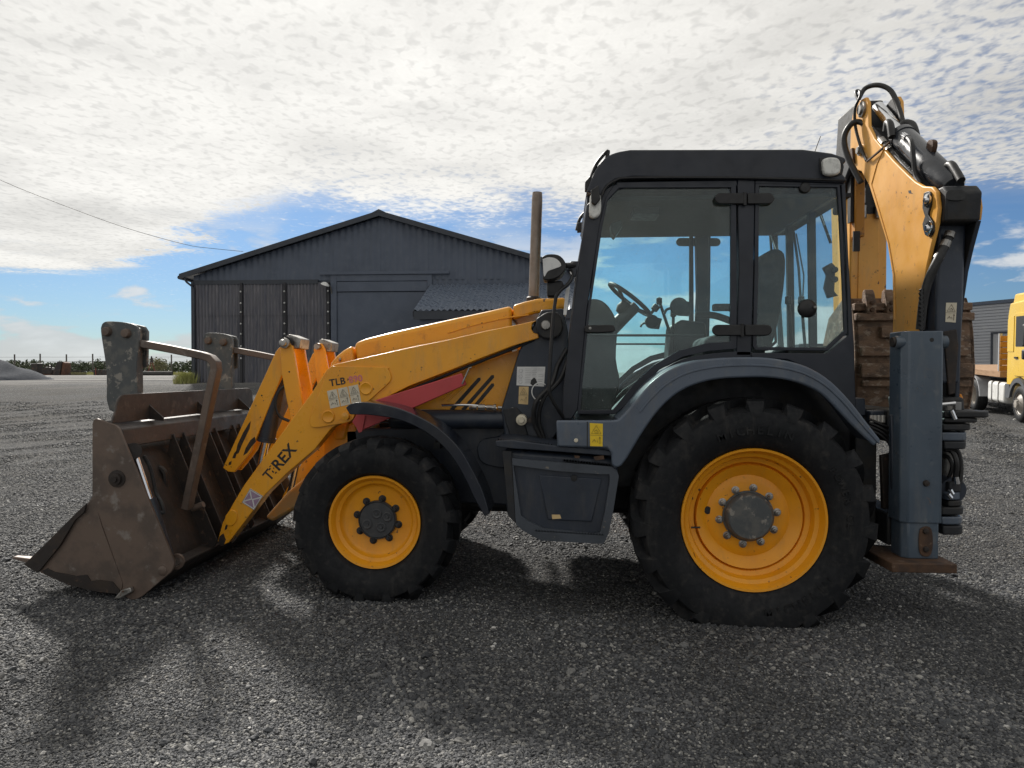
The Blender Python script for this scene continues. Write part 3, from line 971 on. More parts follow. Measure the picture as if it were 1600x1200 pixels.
# ------------------------------------------------------------------ far left: stone heap, fence, scrap, trees
M['heap'] = pm('grey_stone_dust', (.055, .062, .076), (.044, .050, .062), .85, scale=6, c3=(.08, .088, .10), s3=30, bump=.03, bscale=14, spec=.05)
hp = at_d(-35, 598, 43)
mb = MB()
rings, n = 14, 48
v = []
for j in range(rings + 1):
    for k in range(n):
        q = 2 * math.pi * k / n
        r_ = 3.9 * j / rings * (1 + .10 * math.sin(3 * q + 1) + .05 * math.sin(7 * q) + .025 * math.sin(13 * q + j))
        h_ = 1.78 * (1 - j / rings) ** 1.06 + .05 * math.sin(5 * q + j * 1.3)
        v.append((hp.x + r_ * math.cos(q) * 1.05, 43 + r_ * math.sin(q), gz(hp.x, 43) + max(-.1, h_ - (.12 if j == rings else 0))))
f = [(j * n + k, j * n + (k + 1) % n, (j + 1) * n + (k + 1) % n, (j + 1) * n + k) for j in range(rings) for k in range(n)]
mb.add(v, f)
tag(mb.build('stone_heap', M['heap'], smooth=180), 'smooth blue grey heap of stone dust at the edge of the yard', 'heap')

FY = 78.0
M['post'] = pm('weathered_post', (.10, .09, .085), (.07, .065, .06), .8, scale=5)
fence = empty('wire_fence', (at_d(150, 587, FY).x, FY, gz(0, FY)))
tag(fence, 'thin wire fence on tall posts along the far edge of the yard', 'fence')
fx = [at_d(p, 580, FY).x for p in (-18, 23, 63, 104, 145, 187, 228, 268, 310)]
for x in fx:
    z0 = gz(x, FY)
    MB().box(x - .055, x + .055, FY - .055, FY + .055, z0 - .1, z0 + 2.35 + .1 * math.sin(x * 9)).build('post', M['post'], fence)
for hz in (.5, 1.0, 1.5, 2.0):
    MB().tube([(x, FY - .06, gz(x, FY) + hz + .02 * math.sin(x * 5)) for x in fx], .012, 4).build('wire', M['post'], fence)

M['scrap_dark'] = pm('dark_scrap_steel', (.030, .026, .025), (.05, .038, .032), .7, scale=3, c3=(.12, .055, .03), s3=6)
M['scrap_red'] = pm('red_machine_paint', (.20, .045, .03), (.15, .035, .025), .6, scale=3)
M['scrap_rust'] = pm('rusted_scrap', (.12, .055, .033), (.08, .038, .026), .8, scale=3)
M['tank_grey'] = pm('dark_concrete_pipe', (.060, .058, .056), (.045, .045, .044), .8, scale=3)
SY = 70.0


def sbase(px):
    x = at_d(px, 586, SY).x
    return x, gz(x, SY)


x, z = sbase(57)
o = empty('steel_bin', (x, SY, z))
tag(o, 'upright dark steel bin with pale lid near the stone heap', 'bin')
MB().prism([(x - .36, z), (x + .36, z), (x + .42, z + 1.15), (x - .30, z + 1.15)], SY - .4, SY + .4).build('body', M['scrap_dark'], o, bevel=.03)
MB().prism([(x - .36, z + 1.155), (x + .48, z + 1.155), (x + .44, z + 1.24), (x - .32, z + 1.24)], SY - .45, SY + .45).build('lid', M['grey_plastic'], o, bevel=.02)
x, z = sbase(77)
o = empty('scrap_engine', (x, SY, z))
tag(o, 'dark scrap engine block between the steel bin and the slanted ramp', 'scrap')
MB().prism([(x - .55, z + .1), (x + .5, z + .1), (x + .58, z + .5), (x + .35, z + .78), (x - .3, z + .85), (x - .55, z + .6)], SY - .35, SY + .35).build('block', M['scrap_dark'], o, bevel=.05)
for q in (-.35, .0, .32):
    MB().cyl((x + q, SY - .1, z + .7), (x + q, SY - .1, z + 1.1), .07, 8).build('pipe', M['scrap_dark'], o)
MB().box(x - .62, x + .6, SY - .4, SY + .4, z, z + .1).build('skid', M['scrap_rust'], o)
x, z = sbase(98)
o = empty('scrap_ramp', (x, SY, z))
tag(o, 'tall dark slanted steel plate ramp standing among the scrap', 'ramp')
MB().prism([(x - .75, z), (x + .1, z), (x + .35, z + 1.38), (x - .15, z + 1.38)], SY - .6, SY + .5).build('plate', M['scrap_dark'], o, bevel=.03)
MB().prism([(x + .12, z), (x + .62, z), (x + .62, z + 1.25), (x + .37, z + 1.38)], SY - .5, SY + .4).build('side', M['scrap_rust'], o, bevel=.03)
x, z = sbase(122)
o = empty('beam_stack', (x, SY, z))
tag(o, 'low dark stack of scrap beams right of the slanted ramp', 'scrap')
for k in range(5):
    MB().box(x - .65 + .05 * k, x + .6 - .06 * (k % 2), SY - .5, SY + .5, z + .1 * k, z + .1 * k + .07).build('beam', M['scrap_dark'], o)
x, z = sbase(155)
o = empty('dark_crate', (x, SY, z))
tag(o, 'small dark crate with red upright handle beside the near pallet fork', 'crate')
MB().box(x - .35, x + .6, SY - .4, SY + .4, z, z + .55).build('body', M['scrap_dark'], o, bevel=.03)
MB().box(x - .12, x - .04, SY - .45, SY - .405, z, z + .75).build('handle', M['scrap_red'], o)
x, z = sbase(149)
o = empty('pipe_frame', (x, SY + 2, z))
tag(o, 'plain dark pipe frame standing above the scrap', 'frame')
MB().tube([(x - .35, SY + 2, z), (x - .35, SY + 2, z + 1.45)], .04, 6).build('upright', M['scrap_dark'], o)
MB().tube([(x + .35, SY + 2, z), (x + .35, SY + 2, z + 1.42)], .04, 6).build('upright', M['scrap_dark'], o)
MB().tube([(x - .42, SY + 2, z + 1.45), (x + .42, SY + 2, z + 1.43)], .045, 6).build('crossbar', M['scrap_dark'], o)
x, z = sbase(237)
o = empty('farm_implement', (x, SY, z))
tag(o, 'red farm implement with pointed headstock between the two pallet forks', 'implement')
MB().tube([(x - .42, SY, z + .2), (x, SY, z + 1.5)], .05, 6).build('mast', M['scrap_red'], o)
MB().tube([(x + .42, SY, z + .2), (x, SY, z + 1.5)], .05, 6).build('mast', M['scrap_red'], o)
MB().prism([(x - .13, z + 1.3), (x + .13, z + 1.3), (x + .1, z + 1.62), (x, z + 1.95), (x - .1, z + 1.62)], SY - .08, SY + .08).build('headstock', M['scrap_dark'], o)
MB().box(x - .55, x + .55, SY - .15, SY + .15, z + .25, z + .42).build('toolbar', M['scrap_red'], o)
for q in (-.45, -.15, .15, .45):
    MB().tube([(x + q, SY, z + .25), (x + q - .08, SY, z)], .03, 5).build('tine', M['scrap_dark'], o)
for px, w_, lab in ((233, 1.0, 'short dark concrete pipe lying below the red implement'), (258, .95, 'dark concrete pipe lying in the middle of the pipe row'), (279, 1.0, 'dark concrete pipe at the barn end of the pipe row')):
    x, z = sbase(px)
    MBo = MB()
    y_ = SY - 3
    z = gz(x, y_)
    prof = [(.13, -w_), (.21, -w_), (.21, w_), (.13, w_)]
    MBo.lathe(prof, (x, y_, z + .2), (1, .08, 0), 14, closed=True)
    tag(MBo.build('concrete_pipe', M['tank_grey']), lab, 'pipe', 'concrete pipes lying in a row')

# vegetation -------------------------------------------------------
def leaf_mat(name, c1, c2, c3):
    m = bpy.data.materials.new(name)
    m.use_nodes = True
    t = NT(m.node_tree)
    b = t.n['Principled BSDF']
    pos = t.node('ShaderNodeNewGeometry')
    n = t.noise(pos.outputs['Position'], .6, 4, .6)
    rnd = pos.outputs['Random Per Island']
    c_ = t.mix(t.ramp(n, .35, .65), c1, c2)
    t.set(b.inputs['Base Color'], t.mix(t.ramp(rnd, .5, 1.0, 0, .6), c_, c3))
    b.inputs['Roughness'].default_value = .6
    b.inputs['Transmission Weight'].default_value = 0
    return m


M['leaf'] = leaf_mat('dark_leaves', (.036, .058, .024), (.055, .078, .028), (.085, .10, .04))
M['leaf_pale'] = leaf_mat('pale_leaves', (.14, .15, .07), (.19, .18, .085), (.26, .24, .13))
M['dry_grass'] = leaf_mat('dry_grass', (.36, .34, .12), (.28, .30, .09), (.5, .46, .22))
M['bark'] = pm('bark', (.06, .048, .038), (.04, .033, .027), .9, scale=6)


def leaves(rng, n, center, rad, size, clumps=0):
    """many small leaf faces through a crown's volume, gathered in clumps"""
    mb = MB()
    C = []
    for _ in range(max(1, clumps)):
        d = rng.normal(size=3)
        d /= np.linalg.norm(d)
        C.append(np.array(center) + d * np.array(rad) * rng.random() ** .45)
    v, f = [], []
    for i in range(n):
        c0 = C[int(rng.integers(len(C)))] + rng.normal(size=3) * np.array(rad) * (.20 if clumps else .5)
        a, b_ = rng.normal(size=3), rng.normal(size=3)
        a /= np.linalg.norm(a)
        b_ -= a * a.dot(b_)
        b_ /= np.linalg.norm(b_)
        s_ = size * (.6 + .8 * rng.random())
        o = len(v)
        v += [tuple(c0 - a * s_), tuple(c0 + b_ * s_ * .5), tuple(c0 + a * s_), tuple(c0 - b_ * s_ * .5)]
        f.append((o, o + 1, o + 2, o + 3))
    mb.add(v, f)
    return mb


rng = np.random.default_rng(3)
# the far wood: one mass along the horizon
mb = MB()
TY = 190.0
for i in range(230):
    px = -60 + 480 * i / 230
    p = at_d(px, 584, TY + 14 * rng.random())
    hgt = 3.0 + .35 * math.sin(px * .045) + .25 * math.sin(px * .13 + 1) + .5 * rng.random()
    lf = leaves(rng, 70, (p.x, p.y, gz(0, TY) + hgt * .5), (1.5, 1.6, hgt * .5), .40, 6)
    mb.add(lf.v, lf.f)
for i in range(90):
    px = 1400 + 260 * i / 90
    p = at_d(px, 584, TY + 14 * rng.random())
    lf = leaves(rng, 50, (p.x, p.y, gz(0, TY) + 1.5), (1.8, 1.6, 1.7), .45, 5)
    mb.add(lf.v, lf.f)
tag(mb.build('distant_wood', M['leaf'], recalc=False, smooth=10), 'low dark green wood along the horizon behind the fence', None, None, 'stuff')


def tree(px, D, hgt, rad, label, mat='leaf', nl=900, size=.16):
    p = at_d(px, 584, D)
    z = gz(p.x, D)
    t_ = empty('tree', (p.x, D, z))
    tag(t_, label, 'tree', 'trees along the far fence')
    tr = MB()
    tr.tube([(p.x, D, z - .1), (p.x + .05, D, z + hgt * .35), (p.x - .04, D, z + hgt * .8)], [hgt * .03, hgt * .022, hgt * .008], 7)
    for k in range(7):
        q = k * 2.4
        h0 = hgt * (.28 + .07 * k)
        tr.tube([(p.x, D, z + h0), (p.x + math.cos(q) * rad * .45, D + math.sin(q) * rad * .45, z + h0 + hgt * .14), (p.x + math.cos(q) * rad * .8, D + math.sin(q) * rad * .8, z + h0 + hgt * .22)], [hgt * .012, hgt * .008, hgt * .003], 5)
    tr.build('trunk', M['bark'], t_)
    leaves(rng, nl, (p.x, D, z + hgt * .60), (rad, rad, hgt * .40), size, 34).build('crown', M[mat], t_, recalc=False, smooth=10)


tree(247, 84, 2.0, 1.2, 'pale airy tree beside the red implement', 'leaf_pale', 1500, .10)
tree(17, 110, 2.1, 1.0, 'small dark tree rising above the stone heap', 'leaf', 900, .13)
tree(128, 120, 2.1, 1.5, 'round dark tree above the horizon right of the slanted ramp', 'leaf', 1100, .14)
tree(40, 120, 1.6, 1.2, 'low dark tree behind the steel bin', 'leaf', 800, .14)
tree(158, 125, 1.9, 1.3, 'dark tree half behind the near pallet fork', 'leaf', 900, .14)

# dry grass tuft by the barn corner and a grass verge along the fence
def blades(n, cx, cy, rx, ry, h):
    mb = MB()
    v, f = [], []
    for i in range(n):
        x, y = cx + rng.normal() * rx, cy + rng.normal() * ry
        z = gz(x, y)
        a = rng.random() * 6.28
        hh = h * (.5 + .7 * rng.random())
        w_ = .012 + .014 * rng.random()
        lx, ly = rng.normal() * .25 * hh, rng.normal() * .25 * hh
        o = len(v)
        v += [(x - w_ * math.cos(a), y - w_ * math.sin(a), z), (x + w_ * math.cos(a), y + w_ * math.sin(a), z), (x + lx, y + ly, z + hh)]
        f.append((o, o + 1, o + 2))
    mb.add(v, f)
    return mb


tp = at_y(293, 598, BY - .8)
tag(blades(1500, tp.x - .1, BY - .8, .20, .2, .55).build('grass_tuft', M['dry_grass'], recalc=False, smooth=10), 'tuft of pale dry grass at the corner of the barn', 'grass tuft')
mb = MB()
for i in range(9000):
    x = -62 + 56 * rng.random()
    y = 72 + 9 * rng.random()
    z = gz(x, y)
    hh = .12 + .25 * rng.random()
    o = len(mb.v)
    w_ = .05
    mb.v += [(x - w_, y, z), (x + w_, y, z), (x + rng.normal() * .05, y, z + hh)]
    mb.f.append((o, o + 1, o + 2))
tag(mb.build('grass', M['dry_grass'], recalc=False, smooth=10), 'strip of short dry grass along the far fence', None, None, 'stuff')

# overhead wire running to the barn
wp = [at_d(380, 393, 37.3), at_d(330, 388, 36.5), at_d(290, 382, 35.5), at_d(200, 357, 33.5), at_d(100, 321, 31.5), at_d(0, 281, 30), at_d(-160, 205, 28)]
tag(MB().tube(smooth_path(wp, 5), .013, 5).build('overhead_wire', M['black']), 'thin overhead wire sagging from the barn roof across the sky', 'wire')

# ================================================================== the backhoe loader
YC = 5.40
YR, YF, YB = 4.31, 4.40, 4.28          # outer planes: rear tyre, front tyre, loader bucket
CY0, CY1 = 4.66, 6.14                  # cab sides
hub_r = at_y(1177.3, 812.5, YR + .07)
hub_f = at_y(584.3, 816.7, YF + .05)
BHL = empty('backhoe_loader', (.5, YC, 0))
tag(BHL, 'yellow and dark grey backhoe loader with glazed cab and lowered front bucket', 'backhoe loader')


def part(name):
    return empty(name, parent=BHL)


ONE_EACH = {'hose', 'fitting', 'hydraulic_hose', 'gas_strut', 'gas_strut_rod', 'hose_sleeve', 'hydraulic_union', 'vent_slot', 'bare_patch'}


def islands(mb):
    par = list(range(len(mb.v)))

    def find(i):
        while par[i] != i:
            par[i] = par[par[i]]
            i = par[i]
        return i
    for f in mb.f:
        for k in f[1:]:
            par[find(k)] = find(f[0])
    out = {}
    for f in mb.f:
        out.setdefault(find(f[0]), []).append(f)
    for fs_ in out.values():
        idx = sorted({k for f in fs_ for k in f})
        m_ = {k: i for i, k in enumerate(idx)}
        yield MB().add([mb.v[k] for k in idx], [tuple(m_[k] for k in f) for f in fs_])


def mk(parent, name, mat, mb, bevel=0.0, seg=2, smooth=38, label=None):
    if name in ONE_EACH:
        for p_ in islands(mb):
            o = p_.build(name, M[mat], parent, bevel, seg, smooth)
        return o
    return mb.build(name, M[mat] if isinstance(mat, str) else mat, parent, bevel, seg, smooth, label=label)


def arc_text(mb, txt, c, r, a0, size, ydepth, s, step=None, inward=False):
    """raised sidewall lettering around a wheel; angle a0 (deg, 0 = up, clockwise positive as seen from the camera)"""
    for i, ch in enumerate(txt):
        a = R(a0 + i * step)
        rad = Vector((math.sin(a), 0, math.cos(a)))
        tan = Vector((math.cos(a), 0, -math.sin(a)))
        if inward:
            rad, tan = -rad, -tan
        p = Vector(c) + Vector((math.sin(a), 0, math.cos(a))) * r
        p.y = ydepth
        mb.text(ch, p, tan, rad, size, .004, .02, center=True)
    return mb


# ------------------------------------------------------------------ wheels
def wheel(cx, cz, y_out, s, r, w, rim_r, depth, nuts, nut_r, hub_rad, hub_depth, nlug, flat, hubstyle):
    """s = +1 when the outer side faces the camera (-y); axial coordinate runs inwards"""
    wl_ = part('wheel')
    c = Vector((cx, y_out, cz))
    ax = Vector((0, s, 0))
    lug = .050 if r > .6 else .042
    rb = r - lug
    side = r - rim_r
    prof = [(rim_r + .006, .13), (rim_r + .008, .078), (rim_r + .014, .062), (rim_r + side * .12, .035), (rim_r + side * .35, .008),
            (rim_r + side * .55, .0), (rim_r + side * .75, .014), (rb - .012, .045), (rb, .085), (rb + .006, w * .35), (rb + .008, w * .5)]
    prof = prof + [(a, w - b) for a, b in prof[-2::-1]]
    mb = MB().lathe(prof, c, ax, 72, closed=True)
    # tread bars, angled from the shoulder to the middle
    for sd in (0, 1):
        for k in range(nlug):
            th = 2 * math.pi * (k + .5 * sd) / nlug
            sts = [(.006, -.02, r - side * .36, .55), (.016, -.01, r - side * .16, .85), (.045, .0, r - .012, 1.0), (.085, .06, r, 1.0), (w * .36, .42, r + .004, .95), (w * .545, .78, r + .002, .8)]
            hw = math.pi / nlug * .54
            v = []
            for (a_, dth, rt, k_) in sts:
                a2 = a_ if sd == 0 else w - a_
                for sg in (-1, 1):
                    for top in (0, 1):
                        q = th + dth * 2 * math.pi / nlug + sg * hw * k_ * (.80 if top else 1.05)
                        rr_ = rt if top else min(rt - .02, rb - .03) if a_ > .03 else rt - .04
                        yy = a2 if top else a2 + (.012 if sd == 0 else -.012) * (a_ < .05)
                        v.append(c + ax * yy + Vector((math.sin(q) * rr_, 0, math.cos(q) * rr_)))
            f = []
            m = len(sts)
            for i in range(m - 1):
                o = i * 4
                f += [(o + 1, o + 3, o + 7, o + 5), (o, o + 1, o + 5, o + 4), (o + 3, o + 2, o + 6, o + 7)]
            f += [(0, 2, 3, 1), ((m - 1) * 4, (m - 1) * 4 + 1, (m - 1) * 4 + 3, (m - 1) * 4 + 2)]
            mb.add(v, f)
    # weight flattens the bottom and bulges the sidewall
    if flat > 0:
        nv = []
        lim = cz - r + flat
        for (x, y, z) in mb.v:
            t_ = max(0, min(1, (lim + .16 - z) / .2))
            if z < lim + .03:
                z = lim - .004 + (z - lim - .03) * .12 + .004
            ya = (y - y_out) * s
            if t_ > 0:
                bul = .022 * t_ * t_
                y += s * (bul if ya > w * .5 else -bul)
            nv.append((x, y, z))
        mb.v = nv
    mk(wl_, 'tyre', 'tyre', mb, smooth=34)
    # rim
    fo = .062
    R_ = rim_r
    if hubstyle == 'rear':
        rp = [(R_ - .006, fo + .02), (R_ + .012, fo + .004), (R_ + .010, fo - .008), (R_ - .004, fo - .006), (R_ - .014, fo + .015), (R_ - .024, fo + .045), (R_ - .046, fo + .058),
              (R_ - .054, fo + .085), (R_ - .058, fo + .105), (R_ - .086, fo + .115), (R_ - .094, fo + .14), (R_ - .102, fo + depth - .03), (R_ - .135, fo + depth - .012),
              (R_ * .60, fo + depth + .012), (nut_r + .055, fo + depth + .004), (nut_r + .03, fo + depth), (.02, fo + depth)]
    else:
        rp = [(R_ - .006, fo + .02), (R_ + .010, fo + .004), (R_ + .008, fo - .006), (R_ - .006, fo - .004), (R_ - .018, fo + .016), (R_ - .026, fo + .036),
              (R_ - .048, fo + .046), (R_ - .056, fo + .07), (R_ - .066, fo + depth - .005), (R_ - .078, fo + depth), (.02, fo + depth)]
    rim = mk(wl_, 'rim', 'rim_yellow', MB().lathe(rp, c, ax, 80, caps=False), smooth=30)
    bk = MB().lathe([(R_ - .03, w - .09), (R_ - .06, w - .12), (R_ - .09, fo + depth + .03), (.05, fo + depth + .03)], c, ax, 48, caps=False)
    mk(wl_, 'inner_rim', 'rim_yellow', bk)
    d0 = fo + depth
    if hubstyle == 'rear':
        hp_ = [(hub_rad + .008, d0 + .02), (hub_rad + .008, d0 - .012), (hub_rad, d0 - .014), (hub_rad * .985, fo + hub_depth + .02), (hub_rad * .90, fo + hub_depth), (hub_rad * .86, fo + hub_depth - .004), (.0, fo + hub_depth - .006)]
        mk(wl_, 'hub', 'worn_paint', MB().lathe(hp_, c, ax, 40), smooth=30)
        MBv = MB().cyl(c + ax * (fo + .05) + Vector((-R_ + .06, 0, -.06)), c + ax * (fo + .045) + Vector((-R_ + .115, 0, -.058)), .006, 8)
        mk(wl_, 'valve', 'black', MBv)
        ho = MB().lathe([(.0, -.0022), (.023, -.002), (.025, .004)], c + ax * (d0 + .006) + Vector((-.245, 0, .03)), ax, 20)
        mk(wl_, 'vent_hole', 'ink', ho)
    else:
        hp_ = [(hub_rad + .006, d0 + .01), (hub_rad + .004, d0 - .02), (hub_rad, d0 - .024), (hub_rad * .97, fo + hub_depth + .004), (hub_rad * .94, fo + hub_depth), (.0, fo + hub_depth)]
        hb_ = mk(wl_, 'hub', 'worn_dark', MB().lathe(hp_, c, ax, 40), smooth=30)
        for (a_, b_) in ((-.003, .042), (.066, .022), (-.067, -.028), (.025, -.046)):
            cc = c + ax * (fo + hub_depth) + Vector((a_, 0, b_))
            mk(wl_, 'hub_plug', 'worn_dark', MB().lathe([(.032, .004), (.032, -.006), (.026, -.008), (.022, -.006), (.012, -.006), (.010, -.012), (.0, -.012)], cc, ax, 16))
    for k in range(nuts):
        q = 2 * math.pi * (k + .28) / nuts
        p = c + ax * d0 + Vector((math.sin(q) * nut_r, 0, math.cos(q) * nut_r))
        nb = MB().lathe([(.025, .004), (.025, -.004), (.020, -.006)], p, ax, 14)
        nb.lathe([(.0165, -.004), (.0165, -.024), (.0105, -.026), (.0105, -.044), (.0, -.045)], p, ax, 6)
        mk(wl_, 'wheel_nut', 'steel' if hubstyle == 'rear' else 'chassis', nb)
    if hubstyle == 'rear' and s > 0:
        lt = MB()
        rr_ = rim_r + side * .33
        arc_text(lt, 'MICHELIN', c, rr_, -22, .075, y_out + .004, s, 6.0)
        arc_text(lt, 'MICHELIN', c, rr_ + .05, 172, .075, y_out + .004, s, -6.0, True)
        arc_text(lt, 'POWER CL', c, rr_, 55,   .06, y_out + .004, s, 5.2)
        mk(wl_, 'lettering', 'tyre', lt)
    return wl_


M['worn_dark'] = pm('worn_black_paint', (.040, .043, .048), (.060, .060, .060), .5, scale=12, c3=(.12, .07, .045), s3=18, lo3=.64, hi3=.74, bump=.0008)
RR, RF = .735, .540
M['gloss_dark'] = pm('glossy_dark_plastic', (.018, .022, .032), (.024, .027, .034), .16, scale=5, bump=.0006, bscale=12)
ARGS_R = dict(r=RR, w=.44, rim_r=.425, depth=.135, nuts=10, nut_r=.178, hub_rad=.150, hub_depth=.075, nlug=19, flat=RR - hub_r.z - .014, hubstyle='rear')
ARGS_F = dict(r=RF, w=.35, rim_r=.290, depth=.088, nuts=8, nut_r=.139, hub_rad=.121, hub_depth=.070, nlug=17, flat=max(0, RF - (hub_f.z - gz(hub_f.x, YF)) - .010), hubstyle='front')
wheel(hub_r.x, hub_r.z, YR, 1, **ARGS_R)
wheel(hub_r.x, hub_r.z, 2 * YC - YR, -1, **ARGS_R)
wheel(hub_f.x, hub_f.z, YF, 1, **ARGS_F)
wheel(hub_f.x, hub_f.z, 2 * YC - YF, -1, **ARGS_F)

# ------------------------------------------------------------------ chassis, axles, engine side
ch = part('chassis')
x0, x1 = at_y(520, 700, 5.0).x, at_y(1350, 700, 5.0).x
for y0, y1 in ((5.02, 5.14), (5.66, 5.78)):
    pl = XZ([(540, 672), (640, 668), (790, 660), (860, 655), (860, 760), (800, 790), (700, 785), (600, 745), (540, 715)], 5.02)
    mk(ch, 'side_frame', 'dark', MB().prism(pl, y0, y1), .012)
    pl2 = XZ([(858, 655), (1340, 655), (1345, 745), (1180, 770), (858, 762)], 5.02)
    mk(ch, 'rear_frame', 'chassis', MB().prism(pl2, y0, y1), .012)
mk(ch, 'sump', 'chassis', MB().box(at_y(690, 700, 5.1).x, at_y(1010, 700, 5.1).x, 5.145, 5.655, .50, 1.05), .04)
mk(ch, 'drive_shaft', 'chassis', MB().cyl((hub_f.x, YC, hub_f.z), (hub_r.x, YC, hub_r.z), .05))
for (hx, hz_, ya, rr_) in ((hub_f.x, hub_f.z, YF + .2, .10), (hub_r.x, hub_r.z, YR + .25, .14)):
    a = MB()
    a.lathe([(rr_ * .95, 0), (rr_ * 1.1, .12), (rr_ * .8, .25), (rr_ * .9, (YC - ya) * .7), (rr_ * 1.9, (YC - ya) * .86), (rr_ * 2.0, YC - ya), (rr_ * 1.9, (YC - ya) * 1.14), (rr_ * .9, (YC - ya) * 1.3), (rr_ * .8, 2 * (YC - ya) - .25), (rr_ * 1.1, 2 * (YC - ya) - .12), (rr_ * .95, 2 * (YC - ya))], (hx, ya, hz_), (0, 1, 0), 24)
    mk(ch, 'axle', 'chassis', a)
# curved recess shapes on the frame side, hose clamp plate
mk(ch, 'access_cover', 'dark', MB().prism(XZ(smooth2([(745, 700), (752, 688), (770, 683), (800, 683), (800, 728), (765, 728), (749, 718), (745, 700)], 3)[:-1], 5.0), 4.995, 5.02), .008)
# lift cylinder lying along the frame under the arm
cyl_ = part('lift_cylinder')
a, b = at_y(610, 655, 4.92), at_y(808, 655, 4.92)
mk(cyl_, 'barrel', 'dark', MB().lathe([(.058, 0), (.066, .01), (.066, (b - a).length - .01), (.05, (b - a).length)], a, b - a, 24))
mk(cyl_, 'rod', 'chrome', MB().cyl(at_y(556, 650, 4.92), a, .032, 14))
mk(cyl_, 'rod_eye', 'yellow', MB().cyl(at_y(556, 648, 4.87), at_y(556, 648, 4.98), .055, 18))
mk(cyl_, 'pipe', 'chrome', MB().tube(smooth_path([at_y(690, 633, 4.86), at_y(735, 633, 4.86), at_y(760, 636, 4.86), at_y(776, 638, 4.86)], 4), .009, 8))
fit = MB()
for q0, q1, rr_ in ((733, 745, .016), (747, 758, .022), (760, 770, .018), (771, 775, .024), (778, 800, .012), (800, 806, .022)):
    fit.cyl(at_y(q0, 636 + (q0 - 733) * .02, 4.86), at_y(q1, 636 + (q1 - 733) * .02, 4.86), rr_, 8)
mk(cyl_, 'fitting', 'steel', fit)

# ------------------------------------------------------------------ engine hood
hd_ = part('hood')
HY0, HY1 = 5.00, 5.80
top = [(552, 536), (570, 529), (610, 519), (660, 508), (710, 497), (765, 485), (800, 477)]
low = [(800, 640), (640, 640), (560, 600), (556, 560)]
mk(hd_, 'bonnet', 'yellow', MB().prism(XZ(top + low, HY0), HY0, HY1), .035, 4)
mk(hd_, 'nose', 'yellow', MB().prism(XZ([(513, 574), (516, 566), (524, 556), (535, 547), (549.5, 539), (553, 560), (553, 640), (540, 690), (519, 690)], HY0), HY0 + .012, HY1 - .012), .03, 4)
mk(hd_, 'rear_cowl', 'yellow', MB().prism(XZ([(801.5, 476.5), (820, 471), (840, 466.5), (883, 464.5), (886, 482), (836, 490), (801.5, 500)], HY0), HY0 + .004, HY1 - .004), .02, 3)
mk(hd_, 'catch', 'steel', MB().cyl(at_y(532, 562, HY0 + .005), at_y(532, 562, HY0 + .03) + Vector((0, -.03, 0)), .014, 10))
# crease swage on the bonnet side
sw = XZ(smooth2([(700, 520), (740, 508), (790, 497), (826, 492)], 4), HY0)
mk(hd_, 'swage_line', 'yellow', MB().tube([(x_, HY0 - .001, z_) for x_, z_ in sw], .006, 6))
# vented side panel behind the red strut
sp_ = part('side_panel')
mk(sp_, 'panel', 'yellow', MB().prism(XZ([(640, 640), (700, 590), (740, 570), (812, 546), (783, 641)], 4.98), 4.98, 4.995), .004)
for (a_, b_, c_, d_) in ((749, 592, 705, 641), (770, 588, 723, 641), (770, 601, 737, 641)):
    p, q = at_y(a_, b_, 4.979), at_y(c_, d_, 4.979)
    dv = (q - p).normalized()
    nv = Vector((-dv.z, 0, dv.x)) * .0125
    pts = [((p + nv).x, (p + nv).z), ((q + nv).x, (q + nv).z), ((q - nv).x, (q - nv).z), ((p - nv).x, (p - nv).z), ((p - dv * .012).x, (p - dv * .012).z)]
    mk(sp_, 'vent_slot', 'ink', MB().prism(pts, 4.9765, 4.979))
for (a_, b_, c_, d_) in ((758, 623, 740, 641), (722, 597, 690, 625), (728, 600, 700, 627)):
    mk(sp_, 'pressed_rib', 'yellow', MB().tube([at_y(a_, b_, 4.978), at_y(c_, d_, 4.978)], .006, 6))
# exhaust stack
ex = part('exhaust_stack')
ep, eb = at_y(839.5, 304, 5.3), at_y(834, 470, 5.3)
dx_ = (ep - eb).normalized()
ml = MB().lathe([(.040, 0), (.040, (ep - eb).length - .04), (.036, (ep - eb).length + .015), (.030, (ep - eb).length + .0), (.030, (ep - eb).length - .2)], eb, dx_, 24, caps=False)
mk(ex, 'pipe', 'exhaust', ml)
mk(ex, 'collar', 'rust_dark', MB().lathe([(.046, -.02), (.058, -.02), (.058, .02), (.046, .03)], eb, dx_, 20))

# ------------------------------------------------------------------ loader tower (dark panels in front of the cab)
tw = part('loader_tower')
T = 4.84
mk(tw, 'tower_plate', 'dark', MB().prism(XZ([(812, 546), (838, 500), (846, 484), (880, 482), (888, 520), (884, 655), (862, 690), (790, 690), (783, 640)], T), T, T + .14), .01)
mk(tw, 'pivot_boss', 'chassis', MB().prism(XZ(smooth2([(838, 498), (855, 488), (873, 490), (880, 510), (872, 526), (850, 529), (838, 515), (838, 498)], 3)[:-1], T - .07), T - .075, T - .002), .01)
pv_ = at_y(853, 508, T - .08)
mk(tw, 'pivot_pin', 'steel', MB().lathe([(.0, -.02), (.028, -.018), (.034, -.006), (.034, .02)], pv_, (0, 1, 0), 16))
gh = MB()
gh.tube(smooth_path([at_y(886, 545, T - .06), at_y(872, 570, T - .07), at_y(862, 600, T - .1), at_y(838, 628, T - .12), at_y(835, 660, T - .08), at_y(848, 690, T - .06)], 6), .016, 8)
gh.tube(smooth_path([at_y(888, 560, T - .05), at_y(876, 592, T - .09), at_y(850, 622, T - .11), at_y(842, 655, T - .08), at_y(852, 690, T - .06)], 6), .014, 8)
mk(tw, 'hose', 'hose', gh)
